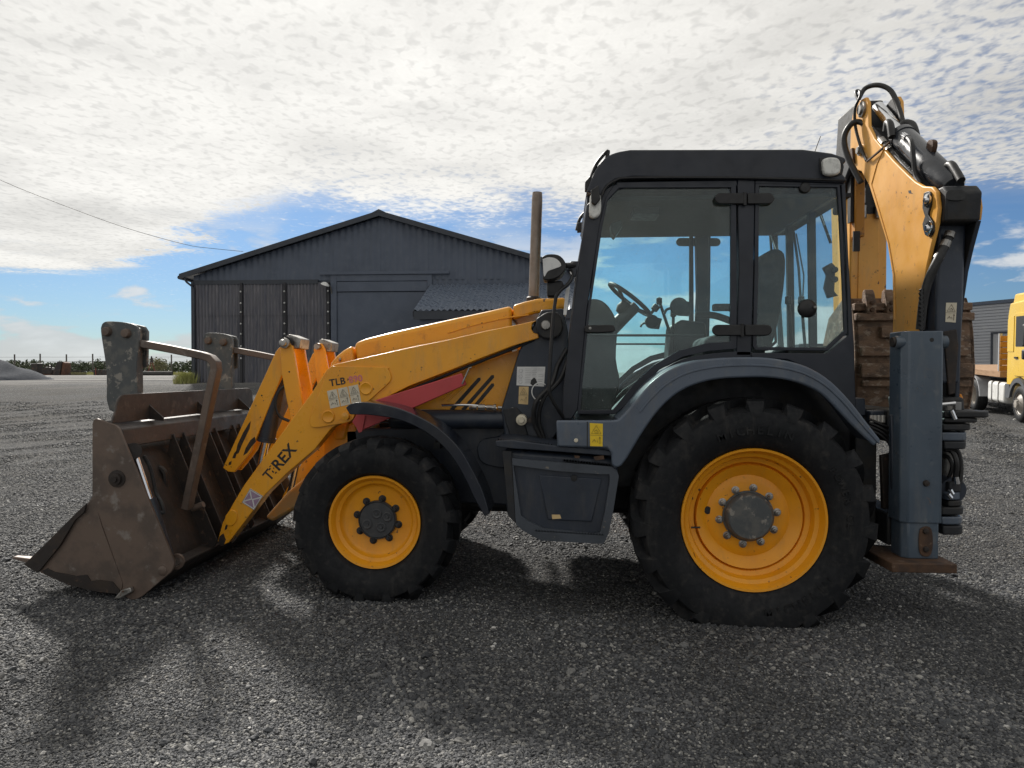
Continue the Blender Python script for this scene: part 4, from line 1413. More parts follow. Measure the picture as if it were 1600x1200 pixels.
ring = [at_y(844 + 13 * math.cos(q), 612 + 14 * math.sin(q), T - .03) for q in np.linspace(R(20), R(310), 20)]
mk(tw, 'cable_loop', 'white', MB().tube(ring, .0038, 6))
ck = at_y(815, 656, T - .04)
mk(tw, 'filler_cap', 'decal_cream', MB().lathe([(.0, -.05), (.018, -.05), (.022, -.035), (.036, -.03), (.038, .0), (.038, .04)], ck, (0, 1, 0), 18))
mk(tw, 'cap_lever', 'rust_dark', MB().prism(XZ(smooth2([(822, 656), (832, 650), (838, 652), (836, 658), (826, 661), (822, 656)], 3)[:-1], T - .06), T - .07, T - .055))
mk(tw, 'bracket', 'chassis', MB().prism(XZ([(786, 640), (806, 636), (815, 645), (828, 690), (800, 690), (790, 660)], T - .02), T - .02, T - .002), .006)


def decal(parent, px, Y, base, name='decal', thick=.002):
    """px: four corners (tl, tr, br, bl) in the picture, on plane Y; returns plate and its local frame"""
    pts = XZ(px, Y)
    o = mk(parent, name, base, MB().prism(pts, Y - thick, Y))
    P = [Vector((a_, Y - thick - .0006, b_)) for a_, b_ in pts]
    return o, P


def in_quad(P, u, w):
    return P[0].lerp(P[1], u).lerp(P[3].lerp(P[2], u), w)


def warn(parent, px, Y, base, inkm='ink', glyph='man'):
    o, P = decal(parent, px, Y, base, 'warning_decal')
    mb = MB()

    def line(pts, r_=.0016, close=False):
        q = [in_quad(P, a_, b_) for a_, b_ in pts]
        if close:
            q.append(q[0])
        for s_, e_ in zip(q, q[1:]):
            mb.tube([s_, e_], r_, 4, rect=(r_ * 2, .001), up=(0, 1, 0))
    line([(.5, .09), (.88, .45), (.12, .45)], .0016, True)
    if glyph == 'man':
        line([(.5, .2), (.46, .32), (.55, .40)], .0022)
        line([(.40, .30), (.58, .28)], .002)
    elif glyph == 'flash':
        line([(.5, .2), (.42, .40), (.62, .40)], .0026)
    else:
        line([(.34, .36), (.50, .28), (.66, .38)], .0028)
        line([(.34, .41), (.66, .41)], .0014)
    line([(.0, .52), (1., .52)], .0008)
    line([(.18, .82), (.34, .70), (.46, .80)], .0026)
    line([(.56, .72), (.62, .84)], .002)
    line([(.78, .62), (.78, .90)], .0028)
    line([(.70, .66), (.78, .58), (.86, .66)], .002)
    mk(parent, 'decal_print', inkm, mb)
    return o


# tower decals
o_, P = decal(tw, [(808, 573), (852, 573), (850, 604), (807, 602)], T, 'decal_white')
mb = MB()
for i in range(9):
    w_ = .12 + i * .09
    for (u0, u1) in ((.30, .52), (.55, .72), (.76, .95)):
        if i % 3 == 2 and u0 > .7:
            continue
        mb.tube([in_quad(P, u0, w_), in_quad(P, u1 - .03 * (i % 2), w_)], .001, 4, rect=(.0022, .001), up=(0, 1, 0))
for (cu_, cw_) in ((.14, .22), (.14, .52), (.14, .80)):
    pts = [in_quad(P, cu_ + .07 * math.cos(q), cw_ + .10 * math.sin(q)) for q in np.linspace(0, 2 * math.pi, 7)]
    mb.tube(pts, .0014, 4, caps=False, rect=(.003, .001), up=(0, 1, 0))
mb.prism([(p.x, p.z) for p in (in_quad(P, u, w) for u, w in ((.52, .70), (.62, .55), (.68, .62), (.74, .78), (.78, .92), (.66, .90), (.60, 1.0), (.50, .88)))], T - .0034, T - .0026)
mk(tw, 'decal_print', 'ink', mb)
warn(tw, [(811, 604), (826, 604), (825, 632), (810, 631)], T, 'decal_tan', glyph='flat')

# ------------------------------------------------------------------ loader arms
AY0, AY1 = 4.80, 4.92
arm_px = [(838, 501), (832, 505), (830, 514), (834, 520), (841, 522), (842, 528), (800, 541), (756, 558), (700, 580), (640, 603), (590, 628), (560, 648), (530, 662), (518, 669), (492, 702), (450, 738), (415, 772), (380, 818), (357, 848),
          (345, 853), (340, 846), (343, 834), (348, 816), (364, 787), (382, 757), (430, 691), (460, 650), (487, 614), (505, 586), (511, 577), (520, 570), (560, 561), (640, 543), (700, 531), (760, 517), (810, 507)]
for side_ in (0, 1):
    am = part('loader_arm')
    fl = (lambda m: m) if side_ == 0 else (lambda m: m.mirror_y(YC))
    mk(am, 'arm_beam', 'yellow', fl(MB().prism(XZ(arm_px, AY0), AY0, AY1)), .012, 3)
    boss = smooth2([(520, 572), (600, 574), (606, 577), (610, 585), (609, 596), (590, 614), (573, 629), (556, 645), (548, 658), (520, 664), (490, 668), (484, 660), (487, 644), (500, 610), (514, 577), (520, 572)], 3)[:-1]
    mk(am, 'gusset_plate', 'yellow', fl(MB().prism(XZ(boss, AY0 - .014), AY0 - .014, AY0 - .0005)), .005, 2)
    for (a_, b_) in ((572, 607), (513, 651)):
        p = at_y(a_, b_, AY0 - .015)
        mk(am, 'pin_cover', 'yellow', fl(MB().lathe([(.044, .0), (.044, -.005), (.038, -.009), (.034, -.006), (.0, -.006)], p, (0, 1, 0), 24)))
    p = at_y(541, 650, AY0 - .02)
    mk(am, 'grease_pin', 'yellow', fl(MB().lathe([(.026, .02), (.026, -.03), (.0, -.035)], p, (0, 1, 0), 16)))
    p = at_y(362, 812, AY0)
    mk(am, 'bucket_pin_boss', 'yellow', fl(MB().prism(XZ(smooth2([(352, 806), (360, 797), (369, 800), (370, 812), (362, 822), (352, 818), (352, 806)], 3)[:-1], AY0 - .008), AY0 - .008, AY0 - .0005)), .004)
    # dark pipe and hose along the lower edge of the arm
    pp = smooth_path([at_y(835, 530, AY0 + .03), at_y(800, 545, AY0 + .03), at_y(745, 567, AY0 + .03), at_y(700, 585, AY0 + .03), at_y(640, 610, AY0 + .04), at_y(585, 636, AY0 + .05)], 4)
    mk(am, 'hydraulic_pipe', 'hose', fl(MB().tube(pp, .011, 8)))
    if side_ == 0:
        u = (at_y(548, 597, AY0) - at_y(516, 602, AY0)).normalized()
        w_ = Vector((-u.z, 0, u.x))
        Yd = AY0 - .0148
        w_ = Vector((u.z, 0, -u.x)) if (Vector((-u.z, 0, u.x))).z < 0 else Vector((-u.z, 0, u.x))
        mk(am, 'lettering', 'ink', MB().text('TLB', at_y(515.5, 603.5, Yd), u, w_, .066, .0006, .022, 0, 1.05))
        mk(am, 'lettering', 'pink', MB().text('890', at_y(545.5, 598.5, Yd), u, w_, .063, .0006, .026, 0, 1.05))
        u = (at_y(466, 690, AY0) - at_y(418, 746, AY0)).normalized()
        w_ = Vector((-u.z, 0, u.x))
        lt = MB()
        L0 = at_y(421, 753, AY0 - .0008)
        lt.text('REX', L0 + u * .098, u, w_, .110, .0006, .022, 0, 1.0)
        lt.text('T', L0, u, w_, .105, .0006, .010)
        mk(am, 'lettering', 'ink', lt)
        # what is left of the worn second letter
        fr_ = MB()
        for (a_, b_, la, lb) in ((.060, .052, .018, .012), (.066, .020, .010, .020), (.078, .064, .016, .008), (.072, .004, .016, .010), (.088, .036, .008, .010)):
            q0 = L0 + u * a_ + w_ * b_
            c4 = [q0, q0 + u * la, q0 + u * la * .8 + w_ * lb, q0 + w_ * lb * .7]
            fr_.prism([(q.x, q.z) for q in c4], AY0 - .0016, AY0 - .0004)
        mk(am, 'worn_letter', 'ink', fr_)
        for k in range(3):
            a_ = 511 + k * 16.6
            b_ = 611 - k * 3.6
            warn(am, [(a_, b_), (a_ + 15, b_ - 3.3), (a_ + 20.5, b_ + 24), (a_ + 5.3, b_ + 27.5)], AY0 - .0145, 'decal_cream', glyph=('man', 'flash', 'flat')[k])
        o_, P = decal(am, [(391, 763), (411, 775), (397, 797), (378, 785)], AY0, 'decal_white')
        lt = MB()
        for tri in (((.1, .1), (.9, .1), (.5, .48)), ((.1, .9), (.9, .9), (.5, .52)), ((.08, .2), (.08, .8), (.4, .5)), ((.92, .2), (.92, .8), (.6, .5))):
            lt.prism([(q.x, q.z) for q in (in_quad(P, *t_) for t_ in tri)], AY0 - .0034, AY0 - .0024)
        mk(am, 'decal_print', 'purple', lt)
        ou = MB()
        ou.tube([in_quad(P, .02, .02), in_quad(P, .98, .02), in_quad(P, .98, .98), in_quad(P, .02, .98), in_quad(P, .02, .02)], .001, 4, rect=(.004, .001), up=(0, 1, 0), caps=False)
        mk(am, 'decal_border', 'ink', ou)
        # chipped paint
        for pts in ([(343, 838), (349, 833), (353, 843), (350, 852), (345, 853), (341, 847)], [(352, 822), (356, 818), (355, 826), (351, 829)], [(362, 846), (368, 838), (371, 840), (363, 849)]):
            mk(am, 'bare_patch', 'paint_chip', MB().prism(XZ(pts, AY0), AY0 - .0008, AY0 - .0002))
# cross tube between the arms
mk(BHL, 'arm_cross_tube', 'yellow', MB().cyl((at_y(500, 660, AY1).x, AY1, at_y(500, 660, AY1).z), (at_y(500, 660, AY1).x, 2 * YC - AY1, at_y(500, 660, AY1).z), .075, 20))
# yellow inner plate under the arm elbow
mk(BHL, 'front_guard', 'yellow', MB().prism(XZ([(505, 690), (520, 668), (555, 660), (560, 690), (505, 730)], 5.02), 5.02, 5.78), .01)
mk(BHL, 'front_weight', 'dusty_yellow', MB().prism(XZ([(408, 812), (445, 770), (500, 725), (510, 760), (470, 790), (420, 818)], 5.0), 5.06, 5.74), .02)

# red safety strut
st = part('safety_strut')
mk(st, 'channel', 'red', MB().prism(XZ([(722, 583), (729, 601), (563, 674), (552, 659), (560, 646), (578, 628)], 4.775), 4.745, 4.79), .005)
mk(st, 'end_fold', 'red', MB().prism(XZ([(553, 660), (571, 650), (566, 674), (561, 676)], 4.74), 4.735, 4.744))
mk(st, 'locking_pin', 'steel', MB().tube([at_y(722, 600, 4.735), at_y(733, 575, 4.735), at_y(737, 574, 4.735)], .006, 6))

# tilt levers, links and tilt cylinders
for side_ in (0, 1):
    fl = (lambda m: m) if side_ == 0 else (lambda m: m.mirror_y(YC))
    tl = part('tilt_linkage')
    L = 4.96
    lk = [(431, 549), (436, 543), (447, 541), (447, 572), (440, 588), (392, 705), (384, 716), (366, 738), (356, 737), (348, 731), (352, 722)]
    mk(tl, 'bucket_link', 'yellow', fl(MB().prism(XZ(lk, L), L, L + .03)), .005)
    mk(tl, 'bucket_link', 'yellow', fl(MB().prism(XZ(lk, L), L + .10, L + .13)), .005)
    mk(tl, 'lever', 'yellow', fl(MB().prism(XZ([(437, 540), (443, 530), (451, 530), (457, 541), (473, 632), (470, 650), (455, 662), (440, 585)], L - .035), L - .035, L - .004)), .005)
    mk(tl, 'lever', 'yellow', fl(MB().prism(XZ([(437, 540), (443, 530), (451, 530), (457, 541), (473, 632), (470, 650), (455, 662), (440, 585)], L - .035), L + .19, L + .221)), .005)
    pn = at_y(444, 536, L - .06)
    mk(tl, 'pin', 'steel', fl(MB().lathe([(.0, -.035), (.020, -.034), (.024, -.028), (.024, -.008), (.036, -.006), (.038, .02), (.024, .022), (.024, .33), (.0, .33)], pn, (0, 1, 0), 18)))
    mk(tl, 'pin_washer', 'black', fl(MB().lathe([(.050, .026), (.050, .05)], pn, (0, 1, 0), 20)))
    mk(tl, 'top_block', 'steel', fl(MB().prism(XZ([(446, 526), (452, 522), (470, 529), (468, 545), (456, 545)], L), L + .0, L + .185)), .006)
    a, b = at_y(437, 575, L + .065), at_y(416, 690, L + .065)
    ln = (b - a).length
    mk(tl, 'cylinder', 'dark', fl(MB().lathe([(.03, 0), (.058, .01), (.060, ln - .03), (.066, ln - .03), (.066, ln), (.03, ln)], a, b - a, 20)))
    mk(tl, 'rod', 'chrome', fl(MB().cyl(b, at_y(392, 800, L + .065), .026, 14)))
    hz_ = smooth_path([at_y(449, 600, L - .02), at_y(436, 612, L - .02), at_y(431, 632, L - .02), at_y(437, 650, L - .01), at_y(452, 658, L)], 5)
    mk(tl, 'hose', 'hose', fl(MB().tube(hz_, .011, 8)))
    if side_ == 0:
        for pts in ([(389, 661), (392, 658), (390, 670), (378, 695), (373, 708), (368, 710), (371, 695), (380, 676)], [(366, 708), (371, 702), (368, 716), (363, 716)], [(391, 688), (398, 682), (400, 690), (393, 698), (386, 708), (380, 712), (384, 700)], [(358, 722), (362, 720), (361, 726), (357, 727)]):
            mk(tl, 'bare_patch', 'paint_chip', MB().prism(XZ(pts, L), L - .0009, L - .0003))
        for (a_, b_) in ((452, 581), (409, 618)):
            q = at_y(a_, b_, L - .036 if a_ > 430 else L - .0004)
            mk(tl, 'small_hole', 'ink', MB().lathe([(.0, -.0008), (.006, -.0006), (.0065, .001)], q, (0, 1, 0), 8))

# ------------------------------------------------------------------ front bucket (clamshell) and flip-over forks
B1 = 6.40
bk_ = part('loader_bucket')
sideA = [(144, 662), (146, 656), (151, 654), (180, 664), (186, 670), (192, 685), (272, 878), (271, 888), (266, 895), (222, 932), (212, 937), (203, 937), (190, 929), (192, 912), (160, 822), (144, 776)]
sideB = [(144.5, 774), (137, 786), (122, 800), (77, 845), (40, 881), (70, 899), (106, 914.5), (150, 925), (188, 929), (191, 911), (158, 822)]
for y0, y1 in ((YB, YB + .022), (B1 - .022, B1)):
    mk(bk_, 'side_plate', 'rust', MB().prism(XZ(sideA, YB), y0, y1), .004)
    mk(bk_, 'clam_side_plate', 'rust', MB().prism(XZ(sideB, YB), y0 + (.004 if y0 == YB else 0), y1 - (0 if y0 == YB else .004)), .003)
# worn darker lower band and old paint edge of the near plate
mk(bk_, 'side_cutter', 'rust_dark', MB().prism(XZ([(40, 881), (77, 845), (122, 800), (137, 786), (134, 800), (120, 812), (96, 852), (66, 889), (60, 894)], YB), YB - .016, YB - .001), .003)
mk(bk_, 'wear_band', 'rust_dark', MB().prism(XZ([(66, 892), (74, 888), (86, 894), (106, 897), (118, 900), (136, 898), (142, 908), (156, 906), (176, 909), (187, 922), (186, 928), (150, 924), (106, 913.5), (70, 897)], YB), YB - .0012, YB + .003))
# shells
wy0, wy1 = YB + .022, B1 - .022


def shell(name, px, mat, th=.016):
    pts = [Vector((a_, 0, b_)) for a_, b_ in XZ(px, YB)]
    o_, i_ = [], []
    for k, p in enumerate(pts):
        t_ = (pts[min(k + 1, len(pts) - 1)] - pts[max(k - 1, 0)]).normalized()
        nn = Vector((t_.z, 0, -t_.x)) * th
        o_.append((p.x, p.z))
        i_.append(((p + nn).x, (p + nn).z))
    return mk(bk_, name, mat, MB().strip(o_, i_, wy0, wy1), .0)


shell('back_plate', smooth2([(160, 690), (180, 720), (205, 780), (232, 850), (246, 886), (240, 908), (210, 925), (196, 927)], 4), 'rust_dark')
mk(bk_, 'heel_gap_filler', 'rust_dark', MB().prism(XZ([(246, 884), (264, 890), (262, 895), (222, 930), (205, 934), (196, 928), (236, 906)], YB), wy0, wy1), .006)  # added dark bar, covers the sunlit gap seen beneath the heel
shell('clam_floor', smooth2([(188, 926), (150, 922), (106, 911), (70, 896), (44, 881)], 4), 'rust')
mk(bk_, 'shelf', 'rust_grey', MB().prism(XZ([(150, 659), (182, 667), (188, 672), (191, 700), (184, 700), (180, 676), (150, 668)], YB), wy0, wy1), .008, 3)
gpx = [(171, 617), (173.5, 617), (170, 664), (165, 664)]
gd = XZ(gpx, YB)
# spill guard: a plate standing on the shelf with rounded upper corners
gx0 = sum(p[0] for p in gd[:2]) / 2
zg0, zg1 = at_y(165, 662, YB).z, at_y(172, 617, YB).z
yy0, yy1, rc = YB + .06, B1 - .05, .09
pl = [(yy0 - .05, zg0), (yy0, zg1 - rc)] + [(yy0 + rc - rc * math.cos(q), zg1 - rc + rc * math.sin(q)) for q in np.linspace(.2, math.pi / 2, 6)]
pl += [(yy1 - rc + rc * math.sin(q), zg1 - rc + rc * math.cos(q)) for q in np.linspace(0, math.pi / 2 - .2, 6)] + [(yy1, zg1 - rc), (yy1 + .03, zg0)]
mk(bk_, 'spill_guard', 'rust_grey', MB().prism(pl, gx0 - .012, gx0 + .002, 'x'), .004)
for yv in (4.70, 5.35, 6.05):
    zz = at_y(165, 662, YB).z
    mk(bk_, 'guard_gusset', 'rust_dark', MB().prism([(gx0, zz), (gx0 + .10, zz - .01), (gx0 + .10, zz + .012), (gx0, zz + .10)], yv, yv + .012))
# stiffening ribs and lugs on the back
rib_px = [(186, 702), (192, 690), (270, 880), (262, 893), (246, 900), (234, 862), (206, 790), (182, 724)]
for yv in (4.86, 5.00, 5.36, 5.47, 5.78, 5.90, 6.22):
    mk(bk_, 'rib', 'rust_dark', MB().prism(XZ(rib_px, YB), yv, yv + .014), .002)
# bracing tube arc, hose guard, pins on the back
mk(bk_, 'pivot_bush', 'rust', MB().cyl(at_y(198, 700, 4.42), at_y(198, 700, 4.52), .05, 18))
mk(bk_, 'bolt', 'rust_dark', MB().lathe([(.055, .01), (.055, -.006), (.036, -.008), (.036, -.024), (.018, -.026), (.018, -.04), (.0, -.04)], at_y(183, 748, YB), (0, 1, 0), 14))
mk(bk_, 'bolt', 'rust', MB().lathe([(.030, .01), (.030, -.004), (.024, -.008), (.0, -.008)], at_y(254, 892, YB), (0, 1, 0), 16))
cc_ = part('clam_cylinder')
a, b, c_ = at_y(210, 708, 4.40), at_y(234, 780, 4.40), at_y(262, 872, 4.40)
mk(cc_, 'rod', 'chrome', MB().cyl(a, b, .022, 14))
mk(cc_, 'barrel', 'dark', MB().cyl(b, c_, .040, 16))
mk(cc_, 'rod_eye', 'rust_dark', MB().cyl(at_y(208, 705, 4.34), at_y(208, 705, 4.46), .052, 18))
mk(cc_, 'barrel_eye', 'rust', MB().lathe([(.05, 0), (.05, .02), (.03, .02), (.03, 0)], at_y(275, 878, 4.36), (0, 1, 0), 18, closed=True))
mk(cc_, 'hose', 'hose', MB().tube(smooth_path([at_y(225, 712, 4.44), at_y(236, 735, 4.46), at_y(244, 770, 4.46), at_y(252, 785, 4.44), at_y(256, 800, 4.43), at_y(250, 800, 4.42)], 5), .012, 8))
ar = [at_y(246 + 12 * math.cos(q), 745 - 14 * math.sin(q), 4.70) for q in np.linspace(0, math.pi, 10)]
mk(bk_, 'hose_guard', 'rust_dark', MB().tube([at_y(258, 800, 4.7)] + ar + [at_y(236, 830, 4.7)], .02, 8))
mk(bk_, 'stop_pin', 'rust', MB().cyl(at_y(300, 795, 4.72), at_y(318, 788, 4.72), .022, 12))
# teeth
for k in range(8):
    yv = YB + .04 + k * (B1 - YB - .16) / 7
    a = at_y(44, 884, YB)
    b = at_y(14, 874, YB)
    mb = MB()
    v = [(a.x + .10, yv - .04, a.z - .02), (a.x + .10, yv + .04, a.z - .02), (a.x + .10, yv + .04, a.z + .035), (a.x + .10, yv - .04, a.z + .035), (b.x, yv - .02, b.z), (b.x, yv + .02, b.z), (b.x + .01, yv + .02, b.z + .012), (b.x + .01, yv - .02, b.z + .012)]
    mb.add(v, [(0, 1, 2, 3), (4, 7, 6, 5), (0, 4, 5, 1), (1, 5, 6, 2), (2, 6, 7, 3), (3, 7, 4, 0)])
    mk(bk_, 'tooth', 'rust', mb, .006)
mk(bk_, 'corner_tooth', 'steel', MB().prism(XZ([(178, 936), (190, 922), (204, 918), (206, 925), (188, 935)], YB - .03), YB - .035, YB - .004), .005)

for yv in (4.60, 5.98):
    fk = part('pallet_fork')
    q = yv - 4.60
    bracket = smooth2([(157, 512), (160, 505), (168, 502), (190, 503), (208, 507), (214, 514), (216, 540), (213, 580), (212, 640), (170, 640), (166, 580), (158, 525), (157, 512)], 3)[:-1]
    mk(fk, 'bracket', 'worn_paint', MB().prism(XZ(bracket, 4.60), yv, yv + .035), .006)
    bk2 = [(176, 507), (204, 505), (225, 510), (230, 518), (229, 572), (220, 576), (220, 640), (180, 640)]
    mk(fk, 'bracket_back', 'worn_paint', MB().prism(XZ(bk2, 4.71), yv + .11, yv + .14), .006)
    mk(fk, 'spacer', 'worn_paint', MB().prism(XZ([(205, 508), (214, 513), (215, 638), (198, 638)], 4.64), yv + .0355, yv + .1095), .004)
    for (a_, b_) in ((168, 518), (198, 521)):
        mk(fk, 'pin', 'rust', MB().lathe([(.0, -.03), (.026, -.028), (.030, -.02), (.034, .0), (.034, .16)], at_y(a_, b_, 4.60) + Vector((0, q, 0)), (0, 1, 0), 16))
    tp_ = [at_y(a_, b_, 4.66) + Vector((0, q, 0)) for a_, b_ in ((216, 536), (270, 546), (318, 556), (330, 560), (337, 567), (338, 578), (332, 605), (312, 700), (292, 795))]
    mk(fk, 'tine', 'rust', MB().tube(tp_, .03, rect=(.050, .085), up=(0, 0, 1)), .006)

# ------------------------------------------------------------------ front mudguards
for side_ in (0, 1):
    fl = (lambda m: m) if side_ == 0 else (lambda m: m.mirror_y(YC))
    mg = part('front_mudguard')
    F0 = YF + .05
    out = smooth2([(540, 637), (548, 631), (566, 628.5), (592, 631), (622, 638), (652, 650), (682, 667), (706, 688), (724, 710), (742, 742), (755, 770), (765, 803)], 3)
    inn = smooth2([(546, 647), (552, 648), (572, 648), (592, 650), (616, 654), (640, 662), (668, 677), (692, 697), (712, 722), (728, 750), (740, 776), (757, 807)], 3)
    mk(mg, 'side_lip', 'gloss_dark', fl(MB().strip(XZ(out, F0), XZ(inn, F0), F0, F0 + .02)), .005)
    o2 = XZ(out, F0)
    i2 = [(a_ + (c_ - a_) * .25, b_ + (d_ - b_) * .25) for (a_, b_), (c_, d_) in zip(o2, XZ(inn, F0))]
    mk(mg, 'top_skin', 'gloss_dark', fl(MB().strip(o2, i2, F0 + .021, F0 + .34)), .008)
    mk(mg, 'stay', 'chassis', fl(MB().box(at_y(680, 690, 4.8).x, at_y(690, 690, 4.8).x, F0 + .30, 5.03, at_y(680, 700, 4.8).z, at_y(680, 690, 4.8).z)))

# ------------------------------------------------------------------ cab
def both(parent, name, mat, px, th, bevel=.006, Y=CY0, far=True):
    """a plate of the near cab side and its twin on the far side"""
    pts = XZ(px, Y)
    mk(parent, name, mat, MB().prism(pts, Y, Y + th), bevel)
    if far:
        y2 = 2 * YC - Y
        mk(parent, name, mat, MB().prism(pts, y2 - th, y2), bevel)


cabf = part('cab_frame')
# roof with rounded front shoulder
roof = smooth2([(916, 300), (921, 287), (930, 266), (945, 247), (962, 238), (985, 233.5)], 3) + [(1255, 233), (1300, 239), (1321, 246), (1323, 252), (1318, 256), (1317, 272), (1322, 277), (1322, 286), (1150, 280), (990, 277), (962, 281), (948, 291), (940, 306)]
rf_ = part('cab_roof')
mk(rf_, 'roof_shell', 'cab', MB().prism(XZ(roof, CY0 - .02), CY0 - .02, 2 * YC - CY0 + .02), .03, 4)
mk(rf_, 'drip_rail', 'black', MB().tube([(a_, CY0 - .022, b_) for a_, b_ in XZ(smooth2([(938, 312), (946, 294), (962, 283), (990, 279), (1150, 279), (1320, 283)], 3), CY0)], .008, 6))
mk(rf_, 'lamp_recess', 'black', MB().prism(XZ(smooth2([(1280, 247), (1300, 246), (1316, 250), (1316, 272), (1298, 276), (1282, 272), (1280, 247)], 2)[:-1], CY0 - .022), CY0 - .030, CY0 - .0205), .004)
wlp = XZ(smooth2([(1284, 250), (1296, 247), (1310, 251), (1311, 270), (1299, 275), (1286, 271), (1284, 250)], 3)[:-1], CY0 - .05)
wl2 = mk(rf_, 'work_lamp', 'lamp_lens', MB().prism(wlp, CY0 - .075, CY0 - .031), .012, 3)
mk(rf_, 'aerial', 'black', MB().tube([at_y(1272, 240, CY0 + .3), at_y(1282, 213, CY0 + .3)], .003, 5))
# A pillar, B pillar, C pillar, sill, rear wall
ap = [(940, 300), (954, 290), (968, 286), (962, 300), (945, 318), (938, 350), (918, 480), (903, 640), (893, 655), (878, 655), (880, 610), (893, 500), (905, 400), (917, 320)]
both(cabf, 'front_pillar', 'cab', ap, .07)
bp = [(1152, 280), (1180, 281), (1178, 420), (1174, 556), (1150, 556), (1155, 420)]
both(cabf, 'centre_pillar', 'cab', bp, .08)
cp = [(1300, 281), (1321, 282), (1326, 400), (1334, 520), (1338, 640), (1300, 612), (1262, 575), (1230, 562), (1174, 558), (1174, 549), (1290, 549), (1322, 522), (1318, 400), (1314, 284)]
both(cabf, 'rear_quarter', 'cab', [(1314, 283), (1321, 282), (1326, 400), (1335, 540), (1338, 640), (1310, 618), (1262, 575), (1230, 562), (1174, 559), (1174, 551), (1292, 552), (1326, 524), (1322, 400)], .07)
both(cabf, 'top_rail', 'cab', [(962, 284), (1152, 281), (1152, 291), (985, 292), (966, 296)], .06)
both(cabf, 'top_rail', 'cab', [(1180, 281), (1316, 283), (1316, 290), (1180, 288)], .06)
# lower sill following the wheel arch
arch_o = smooth2([(878, 656), (895, 656), (955, 655), (975, 640), (1000, 612), (1030, 582), (1065, 562), (1105, 553), (1150, 549), (1174, 549)], 3)
arch_i = smooth2([(878, 662), (900, 664), (962, 663), (985, 645), (1012, 618), (1042, 590), (1075, 572), (1110, 563), (1150, 559), (1174, 558)], 3)
both(cabf, 'lower_sill', 'cab', arch_o + arch_i[::-1], .06, .004)
# rear and front cross members, floor, inner wheel arch skin
xr = at_y(1330, 500, CY0).x
xf = at_y(905, 560, CY0).x
zfl = at_y(900, 655, CY0).z
zro = at_y(1150, 282, CY0).z
zsill = at_y(1300, 545, CY0).z
mk(cabf, 'rear_wall', 'cab', MB().box(xr - .05, xr - .02, CY0 + .075, 2 * YC - CY0 - .075, at_y(1330, 640, CY0).z, zsill - .05), .01)
mk(cabf, 'rear_header', 'cab', MB().box(xr - .10, xr - .06, CY0 + .075, 2 * YC - CY0 - .075, zro - .10, zro + .02), .01)
for yv in (CY0 + .52, CY0 + 1.0):
    mk(cabf, 'rear_mullion', 'cab', MB().tube([(xr - .055, yv, zsill - .05), (xr - .075, yv, zro - .1)], .02, rect=(.05, .035), up=(1, 0, 0)))
mk(cabf, 'floor', 'black', MB().box(xf - .02, at_y(985, 650, CY0).x, CY0 + .065, 2 * YC - CY0 - .065, zfl - .06, zfl - .005))
skin = [(a_, b_ - .004) for a_, b_ in XZ(arch_i, CY0)]
skin2 = [(a_ + .012, b_ - .02) for a_, b_ in skin]
mk(cabf, 'arch_skin', 'chassis', MB().strip(skin, skin2, CY0 + .07, 2 * YC - CY0 - .07))
mk(cabf, 'arch_skin', 'chassis', MB().strip([skin[-1], (xr - .02, skin[-1][1]), (xr - .02, at_y(1330, 640, CY0).z)], [(skin[-1][0], skin[-1][1] - .02), (xr - .04, skin[-1][1] - .02), (xr - .04, at_y(1330, 640, CY0).z)], CY0 + .075, 2 * YC - CY0 - .075))
mk(cabf, 'front_header', 'cab', MB().tube([(at_y(925, 300, CY0).x, CY0 + .07, at_y(925, 300, CY0).z), (at_y(925, 300, CY0).x, 2 * YC - CY0 - .07, at_y(925, 300, CY0).z)], .02, rect=(.09, .06), up=(0, 0, 1)))
mk(cabf, 'front_wall', 'cab', MB().prism(XZ([(886, 560), (899, 560), (893, 655), (880, 655)], CY0), CY0 + .075, 2 * YC - CY0 - .075))
wsx = XZ([(918, 312), (922, 312), (892, 560), (888, 560)], CY0)
mk(BHL, 'windscreen', 'glass_clear', MB().prism(wsx, CY0 + .073, 2 * YC - CY0 - .073))
rw = [(xr - .045, zsill - .05), (xr - .040, zsill - .05), (xr - .062, zro - .1), (xr - .067, zro - .1)]
mk(BHL, 'rear_window', 'glass_clear', MB().prism(rw, CY0 + .075, 2 * YC - CY0 - .075))

